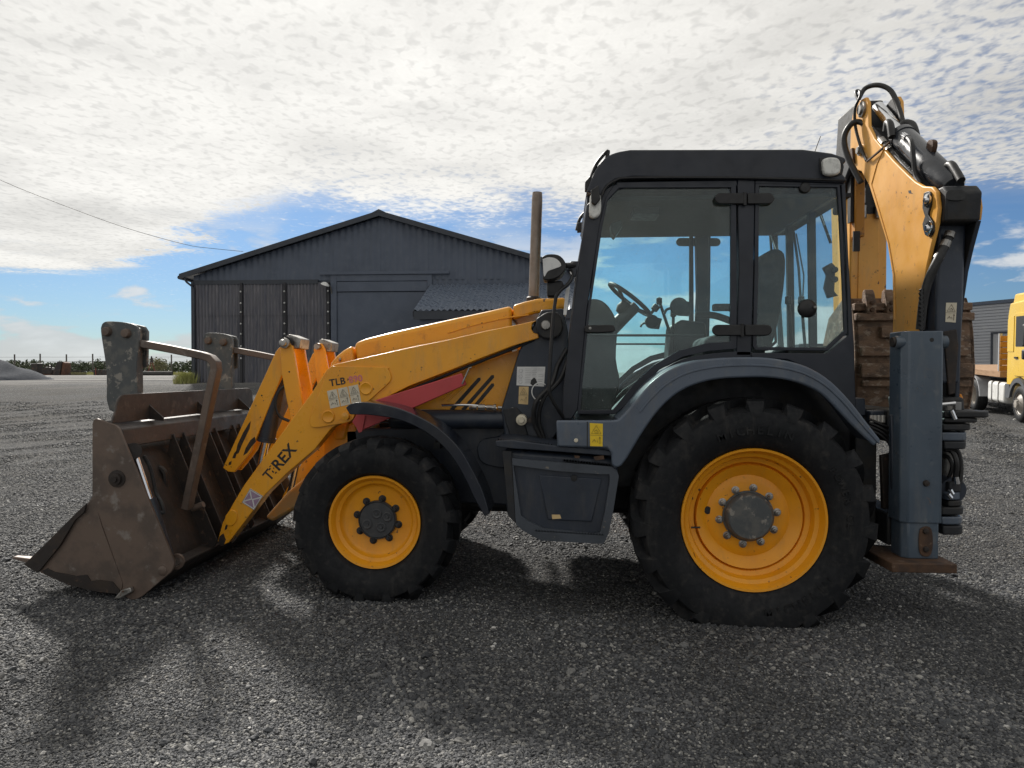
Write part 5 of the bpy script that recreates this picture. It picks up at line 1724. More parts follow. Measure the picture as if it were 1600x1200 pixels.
# doors: glass with a dark printed border frame, hinges, handle
dg = [(958, 291), (1150, 289), (1151, 545), (1105, 549), (1066, 558), (1030, 578), (1000, 607), (974, 637), (960, 647), (902, 647), (905, 610), (917, 490), (937, 350), (946, 309)]
dcl = smooth2([(985, 293)], 1) if False else [(968, 293.5), (1142, 293), (1141, 534), (1105, 536), (1060, 548), (1022, 570), (992, 598), (968, 628), (958, 640), (907, 641), (910, 600), (921, 490), (941, 355), (950, 312)]
for side_ in (0, 1):
    Yd = CY0 if side_ == 0 else 2 * YC - CY0
    sg = 1 if side_ == 0 else -1
    flp = (lambda m: m) if side_ == 0 else (lambda m: m.mirror_y(YC))
    dr_ = part('cab_door')
    mk(dr_, 'pane', 'glass', flp(MB().prism(XZ(dcl, CY0 + .01), CY0 + .012, CY0 + .018)))
    n_ = len(dg)
    mk(dr_, 'door_frame', 'cab', flp(MB().add(*[(lambda A, B: ([(x_, y_, z_) for (x_, z_) in A for y_ in (CY0 - .006, CY0 + .022)] + [(x_, y_, z_) for (x_, z_) in B for y_ in (CY0 - .006, CY0 + .022)],
        [f_ for i in range(n_) for f_ in (lambda a, b, c, d: [(a, b, d, c), (a + 1, c + 1, d + 1, b + 1), (a, a + 1, b + 1, b), (c, d, d + 1, c + 1)])(2 * i, 2 * ((i + 1) % n_), 2 * n_ + 2 * i, 2 * n_ + 2 * ((i + 1) % n_))]))(XZ(dg, CY0), XZ(dcl, CY0))][0])), .003)
    for yy in (311, 516):
        hn = part('x') if False else None
        off = 0 if yy < 400 else -4
        slot = lambda a0, a1, y0, y1: [(a0 + 9 - 9 * math.cos(q), (y0 + y1) / 2 - (y1 - y0) / 2 * math.sin(q)) for q in np.linspace(-math.pi / 2, math.pi / 2, 9)] + [(a1, y0), (a1, y1)]
        lft = slot(1116 + off, 1166 + off, yy - 8.5, yy + 8.5)
        rgt = [(2 * (1162.5 + off) - a_, b_) for a_, b_ in slot(1116 + off, 1158 + off, yy - 8.5, yy + 8.5)]
        mk(dr_, 'hinge', 'black', flp(MB().prism(XZ(lft, CY0 - .008), CY0 - .028, CY0 - .008)), .005)
        mk(dr_, 'hinge', 'black', flp(MB().prism(XZ(rgt, CY0 - .008), CY0 - .026, CY0 - .008)), .005)
        mk(dr_, 'hinge_pin', 'black', flp(MB().cyl(at_y(1164 + off, yy - 10, CY0 - .022), at_y(1164 + off, yy + 10, CY0 - .022), .012, 10)))
    mk(dr_, 'handle', 'black', flp(MB().prism(XZ(smooth2([(913, 511), (918, 509), (955, 508), (960, 512), (958, 519), (918, 520), (914, 517), (913, 511)], 2)[:-1], CY0 - .02), CY0 - .05, CY0 - .008)), .006)
    mk(dr_, 'lock', 'steel', flp(MB().lathe([(.0, -.006), (.009, -.004), (.010, .0)], at_y(922, 513, CY0 - .05), (0, 1, 0), 12)))
    mk(dr_, 'inner_bar', 'black', flp(MB().cyl(at_y(925, 524, CY0 + .03), at_y(1100, 524, CY0 + .03), .008, 8)))
    hg = at_y(1061, 479, CY0 + .05)
    mk(dr_, 'door_knob', 'black', flp(MB().lathe([(.0, -.028), (.03, -.028), (.056, -.02), (.060, .0), (.056, .03), (.03, .034), (.0, .034)], hg, (0, 1, 0), 24)))
    mk(dr_, 'knob_lever', 'black', flp(MB().tube(smooth_path([hg + Vector((-.05, 0, -.01)), hg + Vector((-.08, 0, -.02)), hg + Vector((-.095, 0, -.045))], 4), .009, 6)))
    mk(dr_, 'knob_plate', 'black', flp(MB().prism(XZ([(1064, 468), (1082, 473), (1076, 494), (1060, 493)], CY0 + .04), CY0 + .04, CY0 + .06)))
    # rear side window
    sw_ = part('side_window')
    wg = smooth2([(1180, 286), (1310, 288)], 1) if False else [(1180, 287), (1312, 289), (1315, 330), (1320, 440), (1324, 520), (1293, 548), (1180, 547), (1176, 541), (1179, 420)]
    wi = [(1186, 291), (1308, 293), (1311, 335), (1316, 440), (1319, 516), (1290, 543), (1184, 542), (1182, 538), (1185, 420)]
    n2 = len(wg)
    ring_ = MB()
    A, B_ = XZ(wg, CY0), XZ(wi, CY0)
    v = [(x_, y_, z_) for (x_, z_) in A for y_ in (CY0 - .004, CY0 + .02)] + [(x_, y_, z_) for (x_, z_) in B_ for y_ in (CY0 - .004, CY0 + .02)]
    f = []
    for i in range(n2):
        a, b, c_, d_ = 2 * i, 2 * ((i + 1) % n2), 2 * n2 + 2 * i, 2 * n2 + 2 * ((i + 1) % n2)
        f += [(a, b, d_, c_), (a + 1, c_ + 1, d_ + 1, b + 1), (a, a + 1, b + 1, b), (c_, d_, d_ + 1, c_ + 1)]
    ring_.add(v, f)
    mk(sw_, 'window_frame', 'cab', flp(ring_), .003)
    mk(sw_, 'pane', 'glass', flp(MB().prism(XZ(wi, CY0 + .01), CY0 + .010, CY0 + .016)))
    kn = at_y(1261, 482, CY0)
    mk(sw_, 'window_catch', 'black', flp(MB().lathe([(.0, -.035), (.024, -.034), (.052, -.022), (.060, -.008), (.058, .01), (.0, .012)], kn, (0, 1, 0), 24)))
    mk(sw_, 'catch_bolt', 'steel', flp(MB().lathe([(.0, -.045), (.008, -.044), (.012, -.036), (.012, -.03)], kn + Vector((.035, 0, .004)), (0, 1, 0), 12)))
    mk(sw_, 'stay', 'black', flp(MB().lathe([(.0, -.01), (.03, -.008), (.036, .0)], at_y(1258, 293, CY0), (0, 1, 0), 14)))

# cab interior
ci = part('cab_interior')
YM = YC
console = XZ(smooth2([(907, 650), (908, 560), (915, 480), (922, 468), (940, 470), (955, 485), (964, 510), (962, 560), (968, 600), (955, 640), (950, 652)], 3), 5.2)
mk(ci, 'front_console', 'black', MB().prism(console, 5.18, 5.62), .03, 3)
cs = [at_y(950, 520, YM), at_y(975, 495, YM), at_y(995, 478, YM)]
mk(ci, 'steering_column', 'black', MB().tube(cs, [.055, .05, .04], 12))
wc = at_y(984, 468, YM)
wax = (at_y(992, 455, YM) - at_y(968, 500, YM)).normalized()
wax = Vector((.62, 0, .78))
tor = []
ref = Vector((0, 1, 0))
oth = wax.cross(ref)
for k in range(33):
    q = 2 * math.pi * k / 32
    tor.append(wc + (ref * math.cos(q) + oth * math.sin(q)) * .19)
mk(ci, 'steering_wheel', 'black', MB().tube(tor, .016, 8, caps=False))
sp2 = MB()
for q in (0.3, 2.4, 4.5):
    sp2.tube([wc - wax * .05, wc + (ref * math.cos(q) + oth * math.sin(q)) * .185], .012, 6)
sp2.lathe([(.0, .02), (.04, .01), (.05, -.05), (.03, -.09)], wc - wax * .04, wax, 14)
mk(ci, 'wheel_spokes', 'black', sp2)
kb = wc + oth * .19
mk(ci, 'spinner_knob', 'black', MB().lathe([(.012, 0), (.012, .04), (.028, .05), (.028, .09), (.0, .1)], wc - oth * .19 if (wc - oth * .19).x > wc.x else kb, wax, 12))
# seat with backrest, armrest, side console
sx = at_y(1160, 560, YM).x
seat_b = XZ(smooth2([(1088, 560), (1090, 535), (1110, 525), (1160, 522), (1180, 530), (1182, 560)], 3), YM)
mk(ci, 'seat_cushion', 'seat', MB().prism(seat_b, YM - .26, YM + .26), .04, 3)
seat_k = XZ(smooth2([(1158, 530), (1166, 470), (1172, 420), (1184, 402), (1202, 398), (1212, 415), (1206, 480), (1192, 540), (1175, 548)], 3), YM)
mk(ci, 'seat_back', 'seat', MB().prism(seat_k, YM - .25, YM + .25), .05, 3)
mk(ci, 'seat_base', 'black', MB().prism(XZ([(1100, 562), (1180, 562), (1190, 600), (1090, 600)], YM), YM - .2, YM + .2), .02)
for yv in (YM - .34, YM + .30):
    mk(ci, 'armrest', 'seat', MB().tube(smooth_path([at_y(1165, 500, YM) + Vector((0, yv - YM, 0)), at_y(1130, 488, YM) + Vector((0, yv - YM, 0)), at_y(1098, 487, YM) + Vector((0, yv - YM, 0))], 4), .03, rect=(.05, .06)), .012)
mk(ci, 'side_console', 'black', MB().prism(XZ([(1040, 585), (1046, 510), (1062, 500), (1100, 505), (1108, 585)], 5.85), 5.78, 6.05), .02)
for k, (a_, b_) in enumerate(((1030, 470), (1052, 490))):
    q = at_y(a_, b_, 5.7)
    mk(ci, 'control_lever', 'black', MB().tube([at_y(1060 - 8 * k, 560, 5.8), q], .012, 6).lathe([(.0, .03), (.022, .02), (.024, -.02), (.012, -.03)], q, (0, 0, 1), 10))
for k, a_ in enumerate((1232, 1252)):
    q = at_y(a_, 470, 5.3 + .3 * k)
    mk(ci, 'backhoe_lever', 'black', MB().tube([at_y(a_ + 10, 590, 5.3 + .3 * k), q], .012, 6).lathe([(.0, .04), (.024, .03), (.026, -.02), (.012, -.03)], q, (0, 0, 1), 10))
mk(ci, 'rear_console', 'black', MB().prism(XZ([(1225, 545), (1300, 540), (1305, 600), (1220, 600)], 5.2), 5.1, 5.75), .02)
# far rear window opened a little: frame bars and gas struts seen through the glass
gs = MB()
gs.cyl(at_y(1276, 318, 5.9), at_y(1298, 380, 5.9), .012, 8)
gs.cyl(at_y(1204, 358, 6.05), at_y(1220, 408, 6.05), .012, 8)
mk(ci, 'gas_strut', 'black', gs)
mk(ci, 'gas_strut_rod', 'chrome', MB().cyl(at_y(1274, 316, 5.88), at_y(1288, 352, 5.88), .006, 8).cyl(at_y(1202, 360, 6.03), at_y(1214, 398, 6.03), .006, 8))
mk(ci, 'wiper', 'black', MB().tube([at_y(1240, 362, 5.7), at_y(1248, 420, 5.7), at_y(1252, 482, 5.7)], .010, 6).tube([at_y(1244, 365, 5.7), at_y(1256, 430, 5.7), at_y(1254, 475, 5.7)], .006, 6))
mk(ci, 'window_latch', 'black', MB().prism(XZ([(1286, 418), (1300, 410), (1306, 416), (1304, 455), (1310, 462), (1294, 466), (1288, 450), (1292, 430)], 5.0), 5.0, 5.03), .006)
for (a_, b_) in ((1303, 422), (1303, 437)):
    mk(ci, 'latch_knob', 'black', MB().lathe([(.0, -.03), (.02, -.026), (.022, .0)], at_y(a_, b_, 4.98), (0, 1, 0), 12))
mk(ci, 'sun_visor', 'seat', MB().box(at_y(945, 330, 5.2).x, at_y(1290, 330, 5.2).x, CY0 + .09, 2 * YC - CY0 - .09, at_y(945, 300, CY0).z - .035, at_y(945, 300, CY0).z - .01))
mk(ci, 'interior_mirror', 'black', MB().prism(XZ([(953, 352), (968, 345), (973, 352), (967, 362), (960, 372), (955, 366)], 5.0), 4.95, 5.1), .008)
mk(ci, 'radio', 'black', MB().prism(XZ([(988, 320), (1030, 320), (1030, 336), (988, 336)], 5.0), 4.95, 5.2), .008)

# outside of the cab front: wiper guards, lamp, mirror, grab rail
cx_ = part('cab_front_fittings')
Yg = CY0 + .02
mk(cx_, 'lamp_guard', 'black', MB().tube(smooth_path([at_y(918, 298, Yg), at_y(926, 270, Yg), at_y(934, 253, Yg), at_y(948, 237, Yg), at_y(950, 240, Yg), at_y(943, 262, Yg), at_y(936, 290, Yg), at_y(928, 318, Yg)], 4), .012, 8))
mk(cx_, 'lamp_guard', 'black', MB().tube([at_y(921, 278, Yg), at_y(944, 250, Yg)], .007, 6))
mk(cx_, 'wiper_motor', 'black', MB().prism(XZ([(914, 285), (922, 276), (925, 287), (920, 298), (914, 298)], Yg), Yg - .02, Yg + .05), .006)
mk(cx_, 'indicator', 'lamp_lens', MB().prism(XZ(smooth2([(922, 305), (930, 300), (938, 305), (939, 330), (932, 340), (921, 337), (922, 305)], 3)[:-1], Yg - .05), Yg - .06, Yg + .0), .012, 3)
mk(cx_, 'indicator_bracket', 'black', MB().prism(XZ([(923, 298), (935, 290), (938, 312), (930, 322), (924, 318)], Yg - .07), Yg - .09, Yg - .062), .006)
far_y = 2 * YC - CY0 - .1
mk(cx_, 'lamp_guard', 'black', MB().tube(smooth_path([at_y(901, 360, far_y), at_y(906, 342, far_y), at_y(916, 330, far_y)], 4), .014, 8))
mk(cx_, 'wiper_motor', 'black', MB().prism(XZ([(901, 350), (910, 348), (910, 362), (902, 363)], far_y), far_y - .04, far_y + .04), .006)
mk(cx_, 'grab_rail', 'black', MB().tube(smooth_path([at_y(892, 423, CY0 - .01), at_y(894, 432, CY0 - .06), at_y(888, 443, CY0 - .09), at_y(872, 458, CY0 - .1), at_y(867, 475, CY0 - .1), at_y(862, 530, CY0 - .1), at_y(858, 600, CY0 - .1), at_y(860, 618, CY0 - .09), at_y(872, 640, CY0 - .05), at_y(880, 652, CY0 - .0)], 5), .0115, 10))
ms_ = part('door_mirror')
mk(ms_, 'housing', 'black', MB().prism(XZ(smooth2([(847, 402), (856, 398), (872, 399), (882, 408), (884, 420), (872, 434), (850, 438), (849, 425), (847, 402)], 3)[:-1], CY0 - .12), CY0 - .14, CY0 + .02), .02, 3)
mk(ms_, 'mirror_face', 'decal_white', MB().prism(XZ(smooth2([(848, 405), (858, 402), (870, 405), (877, 415), (866, 420), (856, 424), (850, 432), (848, 405)], 3)[:-1], CY0 - .142), CY0 - .146, CY0 - .141), .001)
mk(ms_, 'arm', 'black', MB().tube([at_y(884, 415, CY0 - .05), at_y(898, 414, CY0 - .01)], .018, 8))
mk(ms_, 'bracket', 'cab', MB().prism(XZ([(888, 412), (893, 408), (904, 408), (900, 432), (893, 434), (888, 425)], CY0 - .012), CY0 - .014, CY0 - .001), .005)
mk(ms_, 'lower_housing', 'black', MB().prism(XZ([(854, 441), (878, 438), (882, 447), (870, 464), (855, 464)], CY0 - .05), CY0 - .06, CY0 + .06), .012)
mk(cx_, 'perforated_strip', 'white', MB().prism(XZ([(884, 452), (891, 446), (885, 492), (880, 492)], CY0 - .002), CY0 - .006, CY0 - .001))
mk(cx_, 'windscreen_edge', 'grey_plastic', MB().tube([at_y(916, 340, CY0 + .06), at_y(898, 440, CY0 + .06)], .005, 6))

# ------------------------------------------------------------------ rear mudguard, step box
for side_ in (0, 1):
    flp = (lambda m: m) if side_ == 0 else (lambda m: m.mirror_y(YC))
    fm = part('rear_mudguard')
    G0 = YR + .03
    out = smooth2([(869, 657), (955, 657), (972, 650), (990, 630), (1015, 600), (1045, 578), (1080, 565), (1120, 559.5), (1160, 558), (1200, 559), (1240, 566), (1270, 577), (1300, 597), (1330, 628), (1355, 660), (1377, 688)], 3)
    inn = smooth2([(871, 698), (948, 700), (956, 726), (972, 727), (1000, 682), (1030, 640), (1062, 612), (1095, 598), (1125, 592), (1160, 590), (1200, 590), (1235, 595), (1265, 605), (1290, 621), (1330, 663), (1366, 697)], 3)
    out = [(869, 657)] + out[3:]
    mk(fm, 'side_band', 'grey', flp(MB().strip(XZ(out, G0), XZ([(871, 698)] + inn[3:], G0), G0, G0 + .03)), .012, 3)
    o2 = XZ(out, G0)
    i2 = [(a_ + .004, b_ - .02) for a_, b_ in o2]
    mk(fm, 'top_skin', 'grey', flp(MB().strip(o2[2:], i2[2:], G0 + .031, CY0 + .06)), .004)
    ridge = [(a_ + (c_ - a_) * .38, b_ + (d_ - b_) * .38) for (a_, b_), (c_, d_) in zip(o2[9:], XZ([(871, 698)] + inn[3:], G0)[9:])]
    mk(fm, 'pressed_ridge', 'grey', flp(MB().tube([(a_, G0 - .001, b_) for a_, b_ in ridge], .007, 6)))
    if side_ == 0:
        mk(fm, 'bolt', 'decal_cream', MB().lathe([(.0, -.008), (.012, -.007), (.013, .0)], at_y(900, 688, G0), (0, 1, 0), 12))
        mk(fm, 'panel_gap', 'ink', MB().prism(XZ([(917, 659), (918.5, 659), (918.5, 698), (917, 698)], G0), G0 - .0012, G0 - .0002))
        warn(fm, [(921.5, 661), (942, 662), (941.5, 697.5), (922, 697)], G0 - .0005, 'decal_yellow', glyph='flat')
    mk(fm, 'arch_liner', 'chassis', flp(MB().prism(XZ([(870, 660), (960, 657), (1000, 615), (1060, 575), (1160, 560), (1240, 568), (1300, 600), (1345, 650), (1345, 760), (870, 760)], CY0 + .12), CY0 + .13, CY0 + .15)))
    # fuel tank and steps
    fs = part('step_box')
    S0 = YR + .07
    body = [(786, 702), (960, 716), (967, 730), (952, 812), (944, 850), (845, 846), (812, 823), (792, 806)]
    mk(fs, 'tank', 'dark', flp(MB().prism(XZ(body, S0 + .03), S0 + .03, 5.0)), .03, 3)
    mk(fs, 'tread_plate', 'dark', flp(MB().prism(XZ([(775, 688), (800, 687), (862, 695), (960, 704), (961, 712), (872, 705), (800, 700), (776, 697)], S0 + .02), S0 - .015, 5.0)), .005)
    A_ = [(800, 716), (870, 722), (955, 729), (964, 735), (967, 744), (958, 800), (951, 834), (943, 850), (846, 845), (818, 830), (806, 820)]
    Bq = [(802, 727), (870, 736), (938, 741), (952, 741), (953, 750), (945, 800), (938, 832), (930, 834), (850, 826), (826, 815), (814, 806)]
    n2 = len(A_)
    rg = MB()
    A, B_ = XZ(A_, S0), XZ(Bq, S0)
    v = [(x_, y_, z_) for (x_, z_) in A for y_ in (S0, S0 + .029)] + [(x_, y_, z_) for (x_, z_) in B_ for y_ in (S0, S0 + .029)]
    f = []
    for i in range(n2):
        a, b, c_, d_ = 2 * i, 2 * ((i + 1) % n2), 2 * n2 + 2 * i, 2 * n2 + 2 * ((i + 1) % n2)
        f += [(a, b, d_, c_), (a + 1, c_ + 1, d_ + 1, b + 1), (a, a + 1, b + 1, b), (c_, d_, d_ + 1, c_ + 1)]
    rg.add(v, f)
    mk(fs, 'step_frame', 'grey_worn', flp(rg), .006)
    mk(fs, 'tank_door', 'dark', flp(MB().prism(XZ([(842, 742), (940, 748), (925, 815), (856, 812)], S0 + .022), S0 + .018, S0 + .0295)), .006)
    mk(fs, 'door_catch', 'black', flp(MB().lathe([(.0, -.006), (.018, -.005), (.02, .0)], at_y(897, 747, S0 + .018), (0, 1, 0), 14)))
    tth = MB()
    for k in range(17):
        a_ = 880 + k * 4.4
        tth.prism(XZ([(a_, 720.5 + k * .45), (a_ + 2, 717.5 + k * .45), (a_ + 4, 720.8 + k * .45)], S0 + .003), S0 + .0, S0 + .06)
    for k in range(24):
        a_ = 836 + k * 4.5
        tth.prism(XZ([(a_, 830 + k * .28), (a_ + 2, 827 + k * .28), (a_ + 4, 830.2 + k * .28)], S0 + .003), S0 + .0, S0 + .05)
    for k in range(20):
        a_ = 776 + k * 4.4
        tth.prism(XZ([(a_, 689 + k * .4), (a_ + 2, 686 + k * .4), (a_ + 4, 689.3 + k * .4)], S0 + .003), S0 + .02, S0 + .05)
    tth.build('grip_teeth', M['grey_worn'], fs)['kind'] = 'stuff'
    for pts in ([(862, 805), (875, 805), (877, 811), (863, 812)], [(927, 713), (943, 711), (944, 717), (930, 719)], [(897, 711), (906, 712), (905, 716), (898, 715)]):
        mk(fs, 'rust_patch', 'decal_tan' if pts[0][0] < 870 else 'rust_pad', flp(MB().prism(XZ(pts, S0), S0 + (.0170 if pts[0][1] > 790 else -.0165), S0 + (.0178 if pts[0][1] > 790 else -.0155))))
    mk(fs, 'side_flange', 'chassis', flp(MB().prism(XZ([(785, 704), (799, 705), (806, 818), (794, 806)], S0 + .005), S0 + .005, S0 + .028)), .004)

# ------------------------------------------------------------------ rear frame, stabilisers
rfm = part('rear_frame_slide')
L0, L1 = at_y(1412, 700, 4.40).x, at_y(1474, 700, 4.40).x
for (pz0, pz1) in ((640, 690), (800, 850)):
    mk(rfm, 'cross_rail', 'chassis', MB().box(L0 - .02, L0 + .14, 4.56, 2 * YC - 4.56, at_y(1412, pz1, 4.6).z, at_y(1412, pz0, 4.6).z), .012)
mk(rfm, 'back_plate', 'chassis', MB().box(L0 - .16, L0 - .025, 4.70, 2 * YC - 4.7, at_y(1412, 850, 4.6).z, at_y(1412, 640, 4.6).z), .01)
mk(rfm, 'end_plate', 'dark', MB().prism(XZ([(1392, 648), (1424, 650), (1422, 738), (1416, 770), (1394, 765)], 4.50), 4.50, 4.53), .008)
mk(rfm, 'label', 'decal_white', MB().prism(XZ([(1399, 660), (1405, 660), (1405, 675), (1399, 675)], 4.498), 4.497, 4.4995))
mk(rfm, 'side_cover', 'rust_dark', MB().prism(XZ([(1377, 712), (1402, 706), (1406, 795), (1380, 796)], 4.62), 4.62, 4.66), .006)
vb = MB().prism(XZ([(1360, 642), (1396, 640), (1404, 646), (1402, 662), (1362, 660)], 4.62), 4.62, 4.9)
mk(rfm, 'valve_block', 'dark', vb, .01)
for k in range(4):
    mk(rfm, 'valve_fitting', 'steel', MB().cyl(at_y(1362 + k * 6, 650, 4.60), at_y(1362 + k * 6, 661, 4.58), .014, 8))
pp = MB()
for k in range(4):
    pp.tube(smooth_path([at_y(1358, 655 + k * 5, 4.58), at_y(1378, 663 + k * 6, 4.56), at_y(1392, 672 + k * 9, 4.57), at_y(1396, 700 + k * 10, 4.58)], 4), .008, 6)
mk(rfm, 'hydraulic_hose', 'hose', pp)
mk(rfm, 'tool_box', 'dark', MB().prism(XZ([(1328, 622), (1352, 622), (1354, 650), (1330, 650)], 4.68), 4.68, 5.0), .008)

for side_ in (0, 1):
    flp = (lambda m: m) if side_ == 0 else (lambda m: m.mirror_y(YC))
    sb = part('stabiliser')
    s0, s1 = 4.38, 4.56
    x0_, x1_ = at_y(1410, 700, s0).x, at_y(1474, 700, s0).x
    zt2, zb2 = at_y(1440, 517, s0).z, at_y(1440, 818, s0).z
    ch_ = .035
    oc = [(x0_, s1), (x0_, s0 + ch_), (x0_ + ch_, s0), (x1_ - .01, s0), (x1_, s0 + .012), (x1_, s1)]
    mk(sb, 'outer_leg', 'steel_blue', flp(MB().prism(oc, zb2, zt2, 'z')), .008, 3)
    ic = [(x0_ + .012, s1 - .012), (x0_ + .012, s0 + ch_ + .008), (x0_ + ch_ + .008, s0 + .010), (x1_ - .016, s0 + .010), (x1_ - .012, s1 - .012)]
    zf = at_y(1440, 874, s0).z
    mk(sb, 'inner_leg', 'steel_blue', flp(MB().prism(ic, zf, zb2 + .02, 'z')), .008, 3)
    sl = XZ(smooth2([(1437, 826), (1446, 822), (1455, 827), (1457, 850), (1453, 867), (1443, 869), (1436, 862), (1435, 840), (1437, 826)], 3)[:-1], s0 + .008)
    mk(sb, 'foot_lock_plate', 'rust_pad', flp(MB().prism(sl, s0 + .0, s0 + .0095)), .004)
    for pyy in (830, 858):
        mk(sb, 'lock_bolt', 'rust_dark', flp(MB().lathe([(.0, -.014), (.014, -.012), (.018, -.004), (.018, .0)], at_y(1446.5, pyy, s0), (0, 1, 0), 12)))
    pad = [at_y(1367, 862, 4.72), at_y(1366, 872, 4.7), at_y(1394, 898, 4.30), at_y(1497, 897, 4.30), at_y(1497, 884, 4.30), at_y(1465, 868, 4.72)]
    zp1 = zf + .004
    pc = [(at_y(1394, 890, 4.28).x, 4.28), (at_y(1496, 890, 4.28).x, 4.28), (at_y(1496, 890, 4.28).x, 4.66), (at_y(1394, 890, 4.28).x + .04, 4.76), (at_y(1394, 890, 4.28).x - .02, 4.66)]
    mk(sb, 'foot_pad', 'rust_pad', flp(MB().prism(pc, zf - .055, zf + .0005, 'z')), .006)
    pn = at_y(1415, 534, s0 - .005)
    mk(sb, 'top_pin', 'steel_blue', flp(MB().cyl(Vector((x0_ - .03, s0 + .05, pn.z)), Vector((x1_ + .035, s0 + .05, pn.z)), .038, 18)))
    mk(sb, 'pin_end', 'rust_dark', flp(MB().cyl(Vector((x0_ - .045, s0 + .05, pn.z)), Vector((x0_ - .029, s0 + .05, pn.z)), .030, 14)))
    mk(sb, 'bolt', 'rust_dark', flp(MB().lathe([(.0, -.016), (.016, -.014), (.02, -.004), (.02, .0)], at_y(1447, 755, s0), (0, 1, 0), 10)))
    mk(sb, 'hole', 'ink', flp(MB().lathe([(.0, -.0012), (.012, -.001), (.013, .0)], at_y(1456, 531, s0), (0, 1, 0), 12)))

# ------------------------------------------------------------------ backhoe: kingpost, boom swung across, dipper, bucket
BX0, BX1 = at_y(1466, 400, 4.42).x, at_y(1536, 400, 4.42).x
bo = part('backhoe_boom')
boom_px = [(1333, 172), (1343, 157), (1352, 152), (1356, 160), (1357, 197), (1366, 216), (1377, 229), (1396, 251), (1417, 272), (1430, 284), (1442, 291), (1456, 292), (1463, 300), (1466, 325), (1463, 350), (1454, 387), (1446, 425), (1440, 470), (1436, 515), (1433, 640),
           (1391, 640), (1394, 560), (1395, 485), (1394, 429), (1386, 380), (1372, 335), (1358, 290), (1346, 268), (1330, 262), (1328, 240), (1329, 200)]
bpts = YZ(boom_px, BX0)
mk(bo, 'side_plate', 'yellow_faded', MB().prism(bpts, BX0, BX0 + .025, 'x'), .006)
up_px = boom_px[:14] + [(1464, 345), (1376, 345), (1372, 335), (1358, 290), (1346, 268), (1330, 262), (1328, 240), (1329, 200)]
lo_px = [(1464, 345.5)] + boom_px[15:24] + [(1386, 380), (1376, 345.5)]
mk(bo, 'side_plate', 'yellow_faded', MB().prism(YZ(up_px, BX0), BX1 - .025, BX1, 'x'), .004)
mk(bo, 'side_plate', 'dark_blue', MB().prism(YZ(lo_px, BX0), BX1 - .025, BX1, 'x'), .004)  # lower half coloured dark for the shade and grime inside the boom
mk(bo, 'grime_shade_sheet', 'chassis', MB().prism(YZ(boom_px, BX0), BX1 - .029, BX1 - .0255, 'x'))  # added dark sheet: shade and grime on the plate's inner face
bmid = YZ([(1340, 200), (1372, 240), (1420, 290), (1448, 330), (1432, 400), (1425, 480), (1424, 630), (1398, 630), (1400, 485), (1398, 420), (1388, 370), (1372, 320), (1350, 262)], BX0)
mk(bo, 'web', 'chassis', MB().prism(bmid, BX0 + .026, BX1 - .026, 'x'))
# folded reinforcing seam along the plate
seam = YZ([(1383, 230), (1371, 255), (1362, 288), (1376, 335), (1389, 380), (1397.5, 430), (1398.5, 500)], BX0)
mk(bo, 'seam_bead', 'yellow_faded', MB().tube([(BX0 - .001, a_, b_) for a_, b_ in seam], .005, 6))
capY0 = YZ([(1458, 296)], BX0)[0]
zc0, zc1 = at_y(1500, 288, 4.40).z, at_y(1500, 345, 4.40).z
mk(bo, 'head_casting', 'chassis', MB().prism([(4.40, zc1), (4.38, zc0 - .05), (4.43, zc0), (4.60, zc0), (4.60, zc1)], BX0 + .027, BX1 - .027, 'x'), .012)
mk(bo, 'head_slot', 'ink', MB().prism(XZ(smooth2([(1478, 301), (1484, 297), (1502, 297), (1508, 302), (1506, 312), (1480, 312), (1478, 301)], 2)[:-1], 4.378), 4.374, 4.379))
# lift cylinder of the boom, a deep dark box with a rounded head
cz0, cz1 = at_y(1490, 338, 4.56).z, at_y(1480, 600, 4.56).z
xa, xb_ = at_y(1460, 500, 4.56).x, at_y(1499, 500, 4.56).x
hd2 = [(xa, cz1), (xa + .005, cz0 - .05)] + [(xa + .03 + (xb_ - xa - .06) * t_ / 5, cz0 - .008 * (t_ in (0, 5))) for t_ in range(6)] + [(xb_ + .03, cz0 - .05), (xb_, cz1)]
mk(bo, 'lift_cylinder_case', 'dark_blue', MB().prism(hd2, 4.54, 4.70), .02, 3)
warn(bo, [(1478, 473), (1495, 473), (1493, 504), (1477, 503)], 4.5395, 'decal_cream', 'rust_pad', 'flat')
mk(bo, 'case_hose', 'hose', MB().tube(smooth_path([at_y(1484, 366, 4.50), at_y(1478, 380, 4.49), at_y(1466, 405, 4.48), at_y(1452, 435, 4.50), at_y(1443, 470, 4.52), at_y(1438, 515, 4.54)], 5), .026, 10))
for (a_, b_, c_, d_) in ((1485, 363, 1482, 371), (1479, 377, 1475, 386), (1469, 397, 1466, 404)):
    mk(bo, 'hose_collar', 'steel', MB().cyl(at_y(a_, b_, 4.495), at_y(c_, d_, 4.49), .030, 12))
mk(bo, 'spiral_guard', 'hose', MB().tube([at_y(1438 + 2.2 * (k % 2), 452 + k * 3.4, 4.50) for k in range(20)], .012, 6))
